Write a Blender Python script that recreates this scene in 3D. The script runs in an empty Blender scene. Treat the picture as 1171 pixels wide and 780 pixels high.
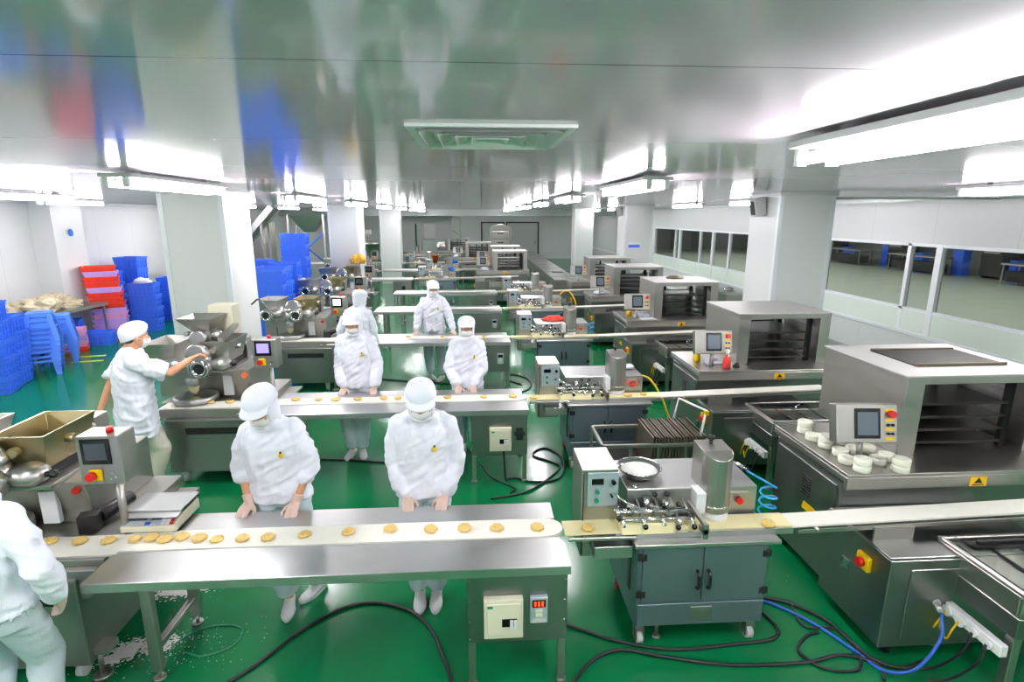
import bpy, math, random
from mathutils import Vector, Matrix, noise
random.seed(7)
SC = bpy.context.scene
COL = SC.collection
PI = math.pi
R = math.radians

# ------------------------------------------------------------------ camera
cam_d = bpy.data.cameras.new('camera')
cam = bpy.data.objects.new('camera', cam_d); COL.objects.link(cam)
FPX, HZ, VPX = 630.0, 247.0, 545.0
pitch = math.atan((390 - HZ) / FPX)
yaw = math.atan((585.5 - VPX) / math.hypot(FPX, 390 - HZ))
cam.location = (0, 0, 2.70)
cam.rotation_euler = (PI / 2 - pitch, 0, -yaw)
cam_d.sensor_fit = 'HORIZONTAL'; cam_d.sensor_width = 36.0
cam_d.lens = FPX / 1171.0 * 36.0
cam_d.clip_start = 0.05; cam_d.clip_end = 200
SC.camera = cam

# ------------------------------------------------------------------ materials
def lin(c):
    return tuple(((v / 255) / 12.92 if v / 255 <= 0.04045 else ((v / 255 + 0.055) / 1.055) ** 2.4) for v in c) + (1.0,)

def mat(name, rgb, rough=0.5, metal=0.0, spec=0.5, coat=0.0, emit=None, estr=0.0, var=0.0, vscale=8.0, bump=0.0, bscale=60.0, stretch=None, rvar=0.0, trans=0.0, aniso=0.0, sheen=0.0):
    m = bpy.data.materials.new(name); m.use_nodes = True
    nt = m.node_tree; b = nt.nodes['Principled BSDF']
    c = lin(rgb)
    b.inputs['Base Color'].default_value = c
    b.inputs['Roughness'].default_value = rough
    b.inputs['Metallic'].default_value = metal
    b.inputs['Specular IOR Level'].default_value = spec
    b.inputs['Coat Weight'].default_value = coat
    b.inputs['Coat Roughness'].default_value = 0.05
    b.inputs['Anisotropic'].default_value = aniso
    b.inputs['Sheen Weight'].default_value = sheen
    if emit:
        b.inputs['Emission Color'].default_value = lin(emit); b.inputs['Emission Strength'].default_value = estr
    if var or bump or rvar:
        tc = nt.nodes.new('ShaderNodeTexCoord'); mp = nt.nodes.new('ShaderNodeMapping')
        nt.links.new(tc.outputs['Object'], mp.inputs['Vector'])
        if stretch: mp.inputs['Scale'].default_value = stretch
        n = nt.nodes.new('ShaderNodeTexNoise'); n.inputs['Scale'].default_value = vscale; n.inputs['Detail'].default_value = 5
        nt.links.new(mp.outputs['Vector'], n.inputs['Vector'])
        if var:
            mx = nt.nodes.new('ShaderNodeMix'); mx.data_type = 'RGBA'
            mx.inputs[6].default_value = tuple(min(1, v * (1 - var)) for v in c[:3]) + (1,)
            mx.inputs[7].default_value = tuple(min(1, v * (1 + var)) for v in c[:3]) + (1,)
            nt.links.new(n.outputs['Fac'], mx.inputs[0]); nt.links.new(mx.outputs[2], b.inputs['Base Color'])
        if rvar:
            mr = nt.nodes.new('ShaderNodeMapRange')
            mr.inputs['From Min'].default_value = 0.3; mr.inputs['From Max'].default_value = 0.7
            mr.inputs['To Min'].default_value = max(0.02, rough - rvar); mr.inputs['To Max'].default_value = rough + rvar
            nt.links.new(n.outputs['Fac'], mr.inputs['Value']); nt.links.new(mr.outputs['Result'], b.inputs['Roughness'])
        if bump:
            n2 = nt.nodes.new('ShaderNodeTexNoise'); n2.inputs['Scale'].default_value = bscale; n2.inputs['Detail'].default_value = 3
            nt.links.new(mp.outputs['Vector'], n2.inputs['Vector'])
            bp = nt.nodes.new('ShaderNodeBump'); bp.inputs['Strength'].default_value = bump; bp.inputs['Distance'].default_value = 0.01
            nt.links.new(n2.outputs['Fac'], bp.inputs['Height']); nt.links.new(bp.outputs['Normal'], b.inputs['Normal'])
    return m

M = {}
M['steel'] = mat('brushed_stainless', (182, 180, 174), 0.38, 1.0, rvar=0.05, vscale=3.0, stretch=(1, 1, 8), var=0.05)
M['steel_top'] = mat('worn_stainless_top', (200, 200, 198), 0.36, 1.0, rvar=0.04, vscale=7.0, stretch=(1, 2, 1), var=0.06)
M['steel_cast'] = mat('cast_stainless', (186, 186, 182), 0.36, 1.0, rvar=0.05, vscale=10.0)
M['steel_dull'] = mat('dull_stainless', (168, 167, 158), 0.42, 1.0, rvar=0.08, vscale=4.0, var=0.08)
M['steel_blue'] = mat('reflection_tinted_stainless', (128, 144, 154), 0.42, 0.85, rvar=0.04, vscale=3.0)  # plain stainless; reflected floor colour is put into the bluish tint
M['steel_low'] = mat('reflection_darkened_stainless', (150, 152, 148), 0.36, 1.0, rvar=0.05, vscale=3.0, var=0.05)  # stainless darkened in colour for the dim floor mirrored by low panels
M['chrome'] = mat('chrome', (215, 216, 216), 0.14, 1.0)
M['bronze'] = mat('tarnished_hopper_metal', (168, 156, 120), 0.33, 1.0, rvar=0.08, vscale=5.0, var=0.12)
M['alu'] = mat('aluminium', (200, 200, 198), 0.38, 1.0)
M['hood_top'] = mat('pale_steel_lid', (205, 203, 200), 0.55, 0.6)
M['white_paint'] = mat('white_enamel', (232, 233, 232), 0.35)
M['grey_paint'] = mat('grey_enamel', (196, 198, 196), 0.4)
M['panel_face'] = mat('control_panel_face', (188, 200, 208), 0.35, 0.5)
M['cream'] = mat('cream_plastic', (226, 222, 196), 0.4)
M['belt_white'] = mat('white_conveyor_belt', (240, 238, 226), 0.5, var=0.05, vscale=6)
M['belt_cream'] = mat('cream_conveyor_belt', (238, 228, 176), 0.45, var=0.08, vscale=9)
M['black'] = mat('black_rubber', (22, 22, 24), 0.45)
M['black_gloss'] = mat('black_bakelite', (14, 14, 16), 0.18)
M['dark'] = mat('dark_metal', (52, 52, 52), 0.4, 0.6)
M['tray'] = mat('blackened_baking_tray', (62, 60, 56), 0.4, 0.7, var=0.15, vscale=6)
M['traybrown'] = mat('oily_brown_tray', (128, 118, 100), 0.4, 0.7, var=0.2, vscale=9, stretch=(1, 1, 6))
M['red'] = mat('red_plastic', (208, 26, 20), 0.3)
M['yellow'] = mat('yellow_plastic', (240, 196, 10), 0.35)
M['orange'] = mat('orange_plastic', (214, 98, 34), 0.35)
M['green_btn'] = mat('green_button', (20, 130, 90), 0.3)
M['led_green'] = mat('lit_green_lamp', (40, 220, 120), 0.3, emit=(60, 255, 150), estr=2.0)
M['led_red'] = mat('lit_red_lamp', (240, 60, 20), 0.3, emit=(255, 70, 25), estr=1.6)
M['screen_off'] = mat('dark_screen', (62, 70, 74), 0.12)
M['screen_grey'] = mat('grey_display', (96, 110, 120), 0.15)
M['screen_lilac'] = mat('lit_lilac_screen', (150, 140, 240), 0.2, emit=(150, 135, 245), estr=0.9)
M['screen_white'] = mat('lit_white_screen', (240, 240, 235), 0.2, emit=(255, 252, 240), estr=1.0)
M['blue'] = mat('blue_crate_plastic', (66, 120, 242), 0.42, var=0.08, vscale=4)
M['blue2'] = mat('blue_stool_plastic', (80, 138, 244), 0.4)
M['red_crate'] = mat('red_lid_plastic', (236, 52, 26), 0.4, var=0.06)
M['lilac'] = mat('lilac_lid_plastic', (206, 164, 232), 0.42)
M['pink'] = mat('pink_lid_plastic', (230, 160, 205), 0.42)
M['cloth'] = mat('white_work_cloth', (240, 242, 253), 0.85, spec=0.2, bump=0.15, bscale=140, sheen=0.1)
M['cloth2'] = mat('white_cotton', (240, 242, 248), 0.85, spec=0.2, bump=0.15, bscale=120)
M['trouser'] = mat('pale_blue_work_trousers', (208, 220, 228), 0.85, spec=0.2, bump=0.2, bscale=90)
M['trouser_beige'] = mat('pale_beige_trousers', (206, 204, 186), 0.85, spec=0.2, bump=0.2, bscale=90)
M['shoe'] = mat('white_shoe', (228, 230, 230), 0.5)
M['skin'] = mat('skin', (206, 152, 116), 0.5, spec=0.3)
M['glove'] = mat('thin_clear_glove_over_skin', (216, 186, 172), 0.3, coat=0.4)
M['mask'] = mat('white_mask', (236, 236, 234), 0.8)
M['hair'] = mat('black_hair', (24, 20, 18), 0.5)
M['eye_w'] = mat('eye_white', (225, 222, 215), 0.3)
M['iris'] = mat('dark_iris', (30, 20, 14), 0.2)
M['pastry'] = mat('raw_pastry', (222, 190, 112), 0.55, var=0.18, vscale=60)
M['flour'] = mat('white_flour', (240, 240, 234), 0.9, bump=0.4, bscale=80)
M['paper'] = mat('white_paper', (236, 238, 242), 0.7)
M['roll'] = mat('cream_tape_roll', (240, 240, 222), 0.5)
M['sticker'] = mat('yellow_warning_sticker', (238, 190, 20), 0.4)
M['bag'] = mat('clear_plastic_bags', (196, 184, 152), 0.2, var=0.3, vscale=14, bump=0.6, bscale=20)
M['goldbag'] = mat('golden_plastic_bag', (206, 156, 40), 0.22, var=0.2, vscale=12, bump=0.5, bscale=25)
M['blue_hose'] = mat('clear_blue_hose', (60, 170, 232), 0.25)
M['blue_cord'] = mat('blue_cord', (36, 92, 190), 0.4)
M['red_hose'] = mat('red_hose', (236, 64, 44), 0.3)
M['yellow_hose'] = mat('yellow_hose', (240, 200, 30), 0.35)
M['spray_red'] = mat('red_spray_bottle', (226, 66, 62), 0.2)
M['yellow_paint'] = mat('yellow_floor_paint', (190, 200, 30), 0.4)
M['bluebag'] = mat('blue_bag', (50, 120, 210), 0.5)

# floor: glossy green epoxy with faint wear
def floor_mat():
    m = mat('green_epoxy_floor', (0, 128, 66), 0.16, 0.0, 0.38)
    nt = m.node_tree; b = nt.nodes['Principled BSDF']
    g = nt.nodes.new('ShaderNodeNewGeometry')
    n = nt.nodes.new('ShaderNodeTexNoise'); n.inputs['Scale'].default_value = 0.7; n.inputs['Detail'].default_value = 6
    nt.links.new(g.outputs['Position'], n.inputs['Vector'])
    mx = nt.nodes.new('ShaderNodeMix'); mx.data_type = 'RGBA'
    mx.inputs[6].default_value = lin((4, 100, 54)); mx.inputs[7].default_value = lin((8, 118, 66))
    nt.links.new(n.outputs['Fac'], mx.inputs[0])
    # scattered pale flour specks
    v = nt.nodes.new('ShaderNodeTexVoronoi'); v.inputs['Scale'].default_value = 9.0
    nt.links.new(g.outputs['Position'], v.inputs['Vector'])
    mr = nt.nodes.new('ShaderNodeMapRange'); mr.inputs['From Min'].default_value = 0.03; mr.inputs['From Max'].default_value = 0.05
    mr.inputs['To Min'].default_value = 0.5; mr.inputs['To Max'].default_value = 0.0
    nt.links.new(v.outputs['Distance'], mr.inputs['Value'])
    n3 = nt.nodes.new('ShaderNodeTexNoise'); n3.inputs['Scale'].default_value = 1.3
    nt.links.new(g.outputs['Position'], n3.inputs['Vector'])
    mr3 = nt.nodes.new('ShaderNodeMapRange'); mr3.inputs['From Min'].default_value = 0.55; mr3.inputs['From Max'].default_value = 0.7
    nt.links.new(n3.outputs['Fac'], mr3.inputs['Value'])
    mu = nt.nodes.new('ShaderNodeMath'); mu.operation = 'MULTIPLY'
    nt.links.new(mr.outputs['Result'], mu.inputs[0]); nt.links.new(mr3.outputs['Result'], mu.inputs[1])
    mx2 = nt.nodes.new('ShaderNodeMix'); mx2.data_type = 'RGBA'; mx2.inputs[7].default_value = lin((150, 210, 180))
    nt.links.new(mu.outputs[0], mx2.inputs[0]); nt.links.new(mx.outputs[2], mx2.inputs[6])
    nt.links.new(mx2.outputs[2], b.inputs['Base Color'])
    mr2 = nt.nodes.new('ShaderNodeMapRange'); mr2.inputs['To Min'].default_value = 0.10; mr2.inputs['To Max'].default_value = 0.24
    nt.links.new(n.outputs['Fac'], mr2.inputs['Value']); nt.links.new(mr2.outputs['Result'], b.inputs['Roughness'])
    n4 = nt.nodes.new('ShaderNodeTexNoise'); n4.inputs['Scale'].default_value = 5.0
    nt.links.new(g.outputs['Position'], n4.inputs['Vector'])
    bp = nt.nodes.new('ShaderNodeBump'); bp.inputs['Strength'].default_value = 0.05; bp.inputs['Distance'].default_value = 0.02
    nt.links.new(n4.outputs['Fac'], bp.inputs['Height']); nt.links.new(bp.outputs['Normal'], b.inputs['Normal'])
    return m
M['floor'] = floor_mat()

def panel_mat(name, rgb, rough, axis, step, ior=1.5, seam=0.55, metal=0.0, ystreak=False):
    """painted sandwich panels with thin seams every `step` metres along `axis`"""
    m = mat(name, rgb, rough, metal); nt = m.node_tree; b = nt.nodes['Principled BSDF']
    b.inputs['IOR'].default_value = ior
    g = nt.nodes.new('ShaderNodeNewGeometry'); sp = nt.nodes.new('ShaderNodeSeparateXYZ')
    nt.links.new(g.outputs['Position'], sp.inputs[0])
    d = nt.nodes.new('ShaderNodeMath'); d.operation = 'DIVIDE'; d.inputs[1].default_value = step
    nt.links.new(sp.outputs[axis], d.inputs[0])
    f = nt.nodes.new('ShaderNodeMath'); f.operation = 'FRACT'; nt.links.new(d.outputs[0], f.inputs[0])
    c = nt.nodes.new('ShaderNodeMath'); c.operation = 'LESS_THAN'; c.inputs[1].default_value = 0.006 / step
    nt.links.new(f.outputs[0], c.inputs[0])
    mx = nt.nodes.new('ShaderNodeMix'); mx.data_type = 'RGBA'
    mx.inputs[6].default_value = lin(rgb); mx.inputs[7].default_value = lin(tuple(v * seam for v in rgb))
    nt.links.new(c.outputs[0], mx.inputs[0]); nt.links.new(mx.outputs[2], b.inputs['Base Color'])
    if ystreak:
        n = nt.nodes.new('ShaderNodeTexNoise'); n.inputs['Scale'].default_value = 0.6; n.inputs['Detail'].default_value = 2
        mp = nt.nodes.new('ShaderNodeMapping'); mp.inputs['Scale'].default_value = (0.6, 2.5, 1)
        nt.links.new(g.outputs['Position'], mp.inputs['Vector']); nt.links.new(mp.outputs['Vector'], n.inputs['Vector'])
        bp = nt.nodes.new('ShaderNodeBump'); bp.inputs['Strength'].default_value = 0.035; bp.inputs['Distance'].default_value = 0.02
        nt.links.new(n.outputs['Fac'], bp.inputs['Height']); nt.links.new(bp.outputs['Normal'], b.inputs['Normal'])
    return m
M['ceiling'] = panel_mat('glossy_grey_ceiling_panels', (229, 209, 226), 0.095, 1, 1.2, ior=1.75, ystreak=True)
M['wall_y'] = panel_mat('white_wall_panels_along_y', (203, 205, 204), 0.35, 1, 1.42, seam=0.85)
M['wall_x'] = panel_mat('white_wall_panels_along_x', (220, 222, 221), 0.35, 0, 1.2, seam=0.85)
M['column'] = mat('white_column_cladding', (220, 222, 220), 0.3)
M['trim'] = mat('white_aluminium_trim', (228, 232, 234), 0.3, 0.1)
M['kick'] = mat('pale_green_white_panel', (212, 222, 212), 0.3)
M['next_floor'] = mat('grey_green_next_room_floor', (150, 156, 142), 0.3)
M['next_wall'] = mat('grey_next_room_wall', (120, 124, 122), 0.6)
M['beam'] = mat('grey_beam', (176, 182, 180), 0.35, 0.3)

def glass_mat(name, tint, refl=1.5):
    m = bpy.data.materials.new(name); m.use_nodes = True; nt = m.node_tree; nt.nodes.clear()
    o = nt.nodes.new('ShaderNodeOutputMaterial'); t = nt.nodes.new('ShaderNodeBsdfTransparent'); g = nt.nodes.new('ShaderNodeBsdfGlossy')
    t.inputs['Color'].default_value = tint; g.inputs['Roughness'].default_value = 0.02
    fr0 = nt.nodes.new('ShaderNodeFresnel'); fr0.inputs['IOR'].default_value = refl
    ge = nt.nodes.new('ShaderNodeNewGeometry'); iv = nt.nodes.new('ShaderNodeMath'); iv.operation = 'SUBTRACT'; iv.inputs[0].default_value = 1.0
    nt.links.new(ge.outputs['Backfacing'], iv.inputs[1]); fr = nt.nodes.new('ShaderNodeMath'); fr.operation = 'MULTIPLY'
    nt.links.new(fr0.outputs[0], fr.inputs[0]); nt.links.new(iv.outputs[0], fr.inputs[1])
    mx = nt.nodes.new('ShaderNodeMixShader')
    nt.links.new(fr.outputs[0], mx.inputs[0]); nt.links.new(t.outputs[0], mx.inputs[1]); nt.links.new(g.outputs[0], mx.inputs[2])
    nt.links.new(mx.outputs[0], o.inputs['Surface'])
    return m
M['glass'] = glass_mat('window_glass', (0.80, 0.84, 0.82, 1))
M['lid_glass'] = glass_mat('clear_lid_glass', (0.88, 0.9, 0.88, 1), 1.6)
def tube_mat():
    m = bpy.data.materials.new('fluorescent_tube'); m.use_nodes = True; nt = m.node_tree; nt.nodes.clear()
    o = nt.nodes.new('ShaderNodeOutputMaterial'); e = nt.nodes.new('ShaderNodeEmission')
    e.inputs['Color'].default_value = (1.0, 0.965, 1.0, 1); e.inputs['Strength'].default_value = 95.0
    nt.links.new(e.outputs[0], o.inputs['Surface']); return m
M['tube'] = tube_mat()

# ------------------------------------------------------------------ mesh kit
class MB:
    def __init__(s): s.v = []; s.f = []; s.s = []
    def add(s, vs, fs, smooth=False):
        o = len(s.v); s.v += [tuple(v) for v in vs]
        for f in fs: s.f.append(tuple(i + o for i in f)); s.s.append(smooth)
        return s
    def box(s, x0, x1, y0, y1, z0, z1):
        v = [(x0, y0, z0), (x1, y0, z0), (x1, y1, z0), (x0, y1, z0), (x0, y0, z1), (x1, y0, z1), (x1, y1, z1), (x0, y1, z1)]
        return s.add(v, [(0, 3, 2, 1), (4, 5, 6, 7), (0, 1, 5, 4), (1, 2, 6, 5), (2, 3, 7, 6), (3, 0, 4, 7)])
    def obox(s, c, size, rot=(0, 0, 0)):
        m = Matrix.Translation(c) @ (Matrix.Rotation(rot[2], 4, 'Z') @ Matrix.Rotation(rot[1], 4, 'Y') @ Matrix.Rotation(rot[0], 4, 'X'))
        a, b, d = size[0] / 2, size[1] / 2, size[2] / 2
        v = [m @ Vector(p) for p in [(-a, -b, -d), (a, -b, -d), (a, b, -d), (-a, b, -d), (-a, -b, d), (a, -b, d), (a, b, d), (-a, b, d)]]
        return s.add(v, [(0, 3, 2, 1), (4, 5, 6, 7), (0, 1, 5, 4), (1, 2, 6, 5), (2, 3, 7, 6), (3, 0, 4, 7)])
    def frustum(s, a, b, z0, z1):
        """a,b = (x0,x1,y0,y1) rectangles at z0 and z1"""
        v = [(a[0], a[2], z0), (a[1], a[2], z0), (a[1], a[3], z0), (a[0], a[3], z0), (b[0], b[2], z1), (b[1], b[2], z1), (b[1], b[3], z1), (b[0], b[3], z1)]
        return s.add(v, [(0, 3, 2, 1), (4, 5, 6, 7), (0, 1, 5, 4), (1, 2, 6, 5), (2, 3, 7, 6), (3, 0, 4, 7)])
    def hopper(s, a, b, z0, z1, t=0.012, floor=True):
        """open topped tapered box: bottom rect a, top rect b, wall t"""
        def rc(r, z, d=0): return [(r[0] + d, r[2] + d, z), (r[1] - d, r[2] + d, z), (r[1] - d, r[3] - d, z), (r[0] + d, r[3] - d, z)]
        v = rc(a, z0) + rc(b, z1) + rc(b, z1, t) + rc(a, z0 + t, t)
        f = [(0, 3, 2, 1)]
        for i in range(4):
            j = (i + 1) % 4
            f += [(i, j, 4 + j, 4 + i), (4 + i, 4 + j, 8 + j, 8 + i), (8 + i, 8 + j, 12 + j, 12 + i)]
        f += [(12, 13, 14, 15)]
        return s.add(v, f)
    def cyl(s, p0, p1, r0, r1=None, n=16, caps=True):
        r1 = r0 if r1 is None else r1
        p0 = Vector(p0); p1 = Vector(p1); d = (p1 - p0).normalized()
        a = d.orthogonal().normalized(); b = d.cross(a)
        ring = [[p + (a * math.cos(2 * PI * i / n) + b * math.sin(2 * PI * i / n)) * r for i in range(n)] for p, r in ((p0, r0), (p1, r1))]
        o = len(s.v); s.v += [tuple(v) for v in ring[0] + ring[1]]
        for i in range(n):
            j = (i + 1) % n; s.f.append((o + i, o + j, o + n + j, o + n + i)); s.s.append(True)
        if caps:
            s.f.append(tuple(o + i for i in reversed(range(n)))); s.s.append(False)
            s.f.append(tuple(o + n + i for i in range(n))); s.s.append(False)
        return s
    def tube(s, pts, r, n=8, closed=False):
        pts = [Vector(p) for p in pts]; k = len(pts); rs = r if isinstance(r, (list, tuple)) else [r] * k
        prev = None; rings = []
        for i, p in enumerate(pts):
            if closed: t = (pts[(i + 1) % k] - pts[i - 1])
            else: t = (pts[min(i + 1, k - 1)] - pts[max(i - 1, 0)])
            t = t.normalized() if t.length > 1e-9 else Vector((0, 0, 1))
            if prev is None: a = t.orthogonal().normalized()
            else:
                a = prev - t * prev.dot(t); a = a.normalized() if a.length > 1e-6 else t.orthogonal().normalized()
            prev = a; b = t.cross(a)
            rings.append([p + (a * math.cos(2 * PI * j / n) + b * math.sin(2 * PI * j / n)) * rs[i] for j in range(n)])
        return s.loft(rings, closed=closed)
    def loft(s, rings, closed=False, caps=True, smooth=True):
        n = len(rings[0]); k = len(rings); o = len(s.v)
        for rg in rings: s.v += [tuple(v) for v in rg]
        for i in range(k if closed else k - 1):
            a = o + i * n; b = o + ((i + 1) % k) * n
            for j in range(n):
                q = (j + 1) % n; s.f.append((a + j, a + q, b + q, b + j)); s.s.append(smooth)
        if caps and not closed:
            s.f.append(tuple(o + j for j in reversed(range(n)))); s.s.append(False)
            s.f.append(tuple(o + (k - 1) * n + j for j in range(n))); s.s.append(False)
        return s
    def prism(s, poly, axis, a, b, smooth=False):
        """extrude 2D polygon along axis ('x': poly in yz, 'y': xz, 'z': xy) from a to b"""
        def P(u, w, t): return (t, u, w) if axis == 'x' else ((u, t, w) if axis == 'y' else (u, w, t))
        n = len(poly); v = [P(u, w, a) for u, w in poly] + [P(u, w, b) for u, w in poly]
        o = len(s.v); s.v += v
        for i in range(n):
            j = (i + 1) % n; s.f.append((o + i, o + j, o + n + j, o + n + i)); s.s.append(smooth)
        s.f.append(tuple(o + i for i in reversed(range(n)))); s.s.append(False)
        s.f.append(tuple(o + n + i for i in range(n))); s.s.append(False)
        return s
    def ell(s, c, r, n=16, m=10, mx=None):
        c = Vector(c); vs = []; fs = []
        r = (r, r, r) if not isinstance(r, (tuple, list)) else r
        for i in range(m + 1):
            t = PI * i / m
            for j in range(n):
                p = Vector((r[0] * math.sin(t) * math.cos(2 * PI * j / n), r[1] * math.sin(t) * math.sin(2 * PI * j / n), r[2] * math.cos(t)))
                if mx is not None: p = mx @ p
                vs.append(c + p)
        for i in range(m):
            for j in range(n):
                q = (j + 1) % n; fs.append((i * n + j, (i + 1) * n + j, (i + 1) * n + q, i * n + q))
        return s.add(vs, fs, True)
    def lathe(s, prof, c=(0, 0, 0), n=20, axis='z'):
        rings = []
        for r, h in prof:
            rg = []
            for j in range(n):
                u, w = max(r, 1e-4) * math.cos(2 * PI * j / n), max(r, 1e-4) * math.sin(2 * PI * j / n)
                p = (u, w, h) if axis == 'z' else ((w, h, u) if axis == 'y' else (h, u, w))
                rg.append((p[0] + c[0], p[1] + c[1], p[2] + c[2]))
            rings.append(rg)
        return s.loft(rings)
    def cap(s, p0, r0, p1, r1, n=10):
        s.cyl(p0, p1, r0, r1, n); s.ell(p0, r0, n, 6); s.ell(p1, r1, n, 6); return s
    def ring(s, c, R0, r, axis='z', n=24, m=8, a0=0, a1=2 * PI):
        full = abs(a1 - a0) > 2 * PI - 1e-3; pts = []
        for i in range(n if full else n + 1):
            t = a0 + (a1 - a0) * i / n; u, w = R0 * math.cos(t), R0 * math.sin(t)
            p = (u, w, 0) if axis == 'z' else ((u, 0, w) if axis == 'y' else (0, u, w))
            pts.append((c[0] + p[0], c[1] + p[1], c[2] + p[2]))
        return s.tube(pts, r, m, closed=full)
    def build(s, name, m, parent=None, bevel=0.0, seg=1, local=False, solid=0.0):
        me = bpy.data.meshes.new(name)
        off = Vector((0, 0, 0))
        if parent is not None and not local:
            q = parent
            while q is not None: off += Vector(q.location); q = q.parent
        me.from_pydata([(v[0] - off.x, v[1] - off.y, v[2] - off.z) for v in s.v], [], s.f)
        me.polygons.foreach_set('use_smooth', s.s); me.update()
        me.materials.append(M[m] if isinstance(m, str) else m)
        o = bpy.data.objects.new(name, me); COL.objects.link(o)
        if parent is not None: o.parent = parent
        if bevel:
            b = o.modifiers.new('edge_bevel', 'BEVEL'); b.width = bevel; b.segments = seg; b.limit_method = 'ANGLE'; b.angle_limit = R(40)
        if solid:
            b = o.modifiers.new('thickness', 'SOLIDIFY'); b.thickness = solid; b.offset = 0
        return o

def B(*a): return MB().box(*a)

def tag(o, label=None, cat=None, group=None, kind=None):
    if label: o['label'] = label
    if cat: o['category'] = cat
    if group: o['group'] = group
    if kind: o['kind'] = kind
    return o

def thing(name, loc, label, cat, group=None, rz=0.0):
    o = bpy.data.objects.new(name, None); COL.objects.link(o)
    o.empty_display_size = 0.1
    o.location = loc; o.rotation_euler = (0, 0, rz)
    return tag(o, label, cat, group)

def single(mb, name, m, loc, label, cat, group=None, bevel=0.0, solid=0.0, kind=None):
    """a thing that is one mesh, modelled around its own base point"""
    o = mb.build(name, m, None, bevel, solid=solid); o.location = loc
    return tag(o, label, cat, group, kind)

def structure(mb, name, m, parent=None, bevel=0.0):
    o = mb.build(name, m, parent, bevel)
    if parent is None: o['kind'] = 'structure'
    return o

KIDS = {}
def kids(o): return [c for c in bpy.data.objects if c.parent is o]
def copy_tree(o, parent=None, index=None):
    if index is None:
        index = {}
        for c in bpy.data.objects:
            if c.parent is not None: index.setdefault(c.parent.name, []).append(c)
    c = o.copy(); COL.objects.link(c)
    if parent is not None: c.parent = parent
    for ch in index.get(o.name, []): copy_tree(ch, c, index)
    return c
def copy_thing(o, loc, label, group=None, rz=None):
    c = copy_tree(o); c.location = loc; c['label'] = label
    if group: c['group'] = group
    if rz is not None: c.rotation_euler = (0, 0, rz)
    return c
def child(o, name):
    for c in bpy.data.objects:
        if c.parent is o and c.name.split('.')[0] == name: return c

def spline(pts, k=8):
    pts = [Vector(p) for p in pts]; out = []
    P = [pts[0] * 2 - pts[1]] + pts + [pts[-1] * 2 - pts[-2]]
    for i in range(1, len(P) - 2):
        p0, p1, p2, p3 = P[i - 1:i + 3]
        for j in range(k):
            t = j / k
            out.append(0.5 * ((2 * p1) + (p2 - p0) * t + (2 * p0 - 5 * p1 + 4 * p2 - p3) * t * t + (3 * p1 - p0 - 3 * p2 + p3) * t ** 3))
    out.append(pts[-1]); return out

ORD = ['first', 'second', 'third', 'fourth', 'fifth', 'sixth', 'seventh', 'eighth', 'ninth', 'tenth', 'eleventh', 'twelfth', 'thirteenth', 'fourteenth', 'fifteenth', 'sixteenth', 'seventeenth', 'eighteenth', 'nineteenth', 'twentieth']
ROW = ['nearest', 'second', 'third', 'fourth', 'fifth', 'sixth', 'seventh', 'eighth', 'ninth']
# ------------------------------------------------------------------ people
def remesh_object(mb, name, m, parent, voxel, smooth=3, folds=0.0, seed=0.0, fscale=9.0):
    """voxel-merge overlapping volumes into one continuous surface, relax it, add cloth folds"""
    me = bpy.data.meshes.new('tmp'); me.from_pydata(mb.v, [], mb.f); me.update()
    o = bpy.data.objects.new('tmp', me); COL.objects.link(o)
    r = o.modifiers.new('r', 'REMESH'); r.mode = 'VOXEL'; r.voxel_size = voxel; r.use_smooth_shade = True
    if smooth:
        s = o.modifiers.new('s', 'SMOOTH'); s.factor = .5; s.iterations = smooth
    dg = bpy.context.evaluated_depsgraph_get(); dg.update()
    ev = o.evaluated_get(dg); nm = bpy.data.meshes.new_from_object(ev, depsgraph=dg)
    bpy.data.objects.remove(o); bpy.data.meshes.remove(me)
    if folds:
        nrm = [v.normal.copy() for v in nm.vertices]; out = []
        for v, n in zip(nm.vertices, nrm):
            p = v.co.copy()
            q = Vector((p.x * fscale + seed, p.y * fscale + seed * 2, p.z * fscale * .35))
            w = noise.noise(q); w2 = noise.noise(Vector((p.x * 26 + seed, p.y * 26, p.z * 18)))
            w3 = noise.noise(Vector((p.x * 5 - seed, p.y * 5, p.z * 16 + p.x * 9)))
            out += list(p + n * folds * ((1 - abs(w) * 2.4) * .7 + (.5 - abs(w3) * 1.6) * .7 + .30 * w2))
        nm.vertices.foreach_set('co', out)
    nm.polygons.foreach_set('use_smooth', [True] * len(nm.polygons)); nm.update()
    nm.materials.clear(); nm.materials.append(M[m]); nm.name = name
    ob = bpy.data.objects.new(name, nm); COL.objects.link(ob); ob.parent = parent
    return ob

def ik(S, T, a, b, hint):
    d = T - S; L = min(d.length, (a + b) * .995); u = d.normalized(); T = S + u * L
    x = (a * a - b * b + L * L) / (2 * L); h = math.sqrt(max(a * a - x * x, 0))
    hp = hint - u * hint.dot(u); hp = hp.normalized() if hp.length > 1e-5 else u.orthogonal()
    return S + u * x + hp * h, T

def ell_ring(c, rx, ry, n=24, mx=None, p=2.3):
    out = []
    for k in range(n):
        a = 2 * PI * k / n; ca, sa = math.cos(a), math.sin(a)
        q = Vector((rx * math.copysign(abs(ca) ** (2 / p), ca), ry * math.copysign(abs(sa) ** (2 / p), sa), 0))
        if mx is not None: q = mx @ q
        out.append(Vector(c) + q)
    return out

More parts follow.
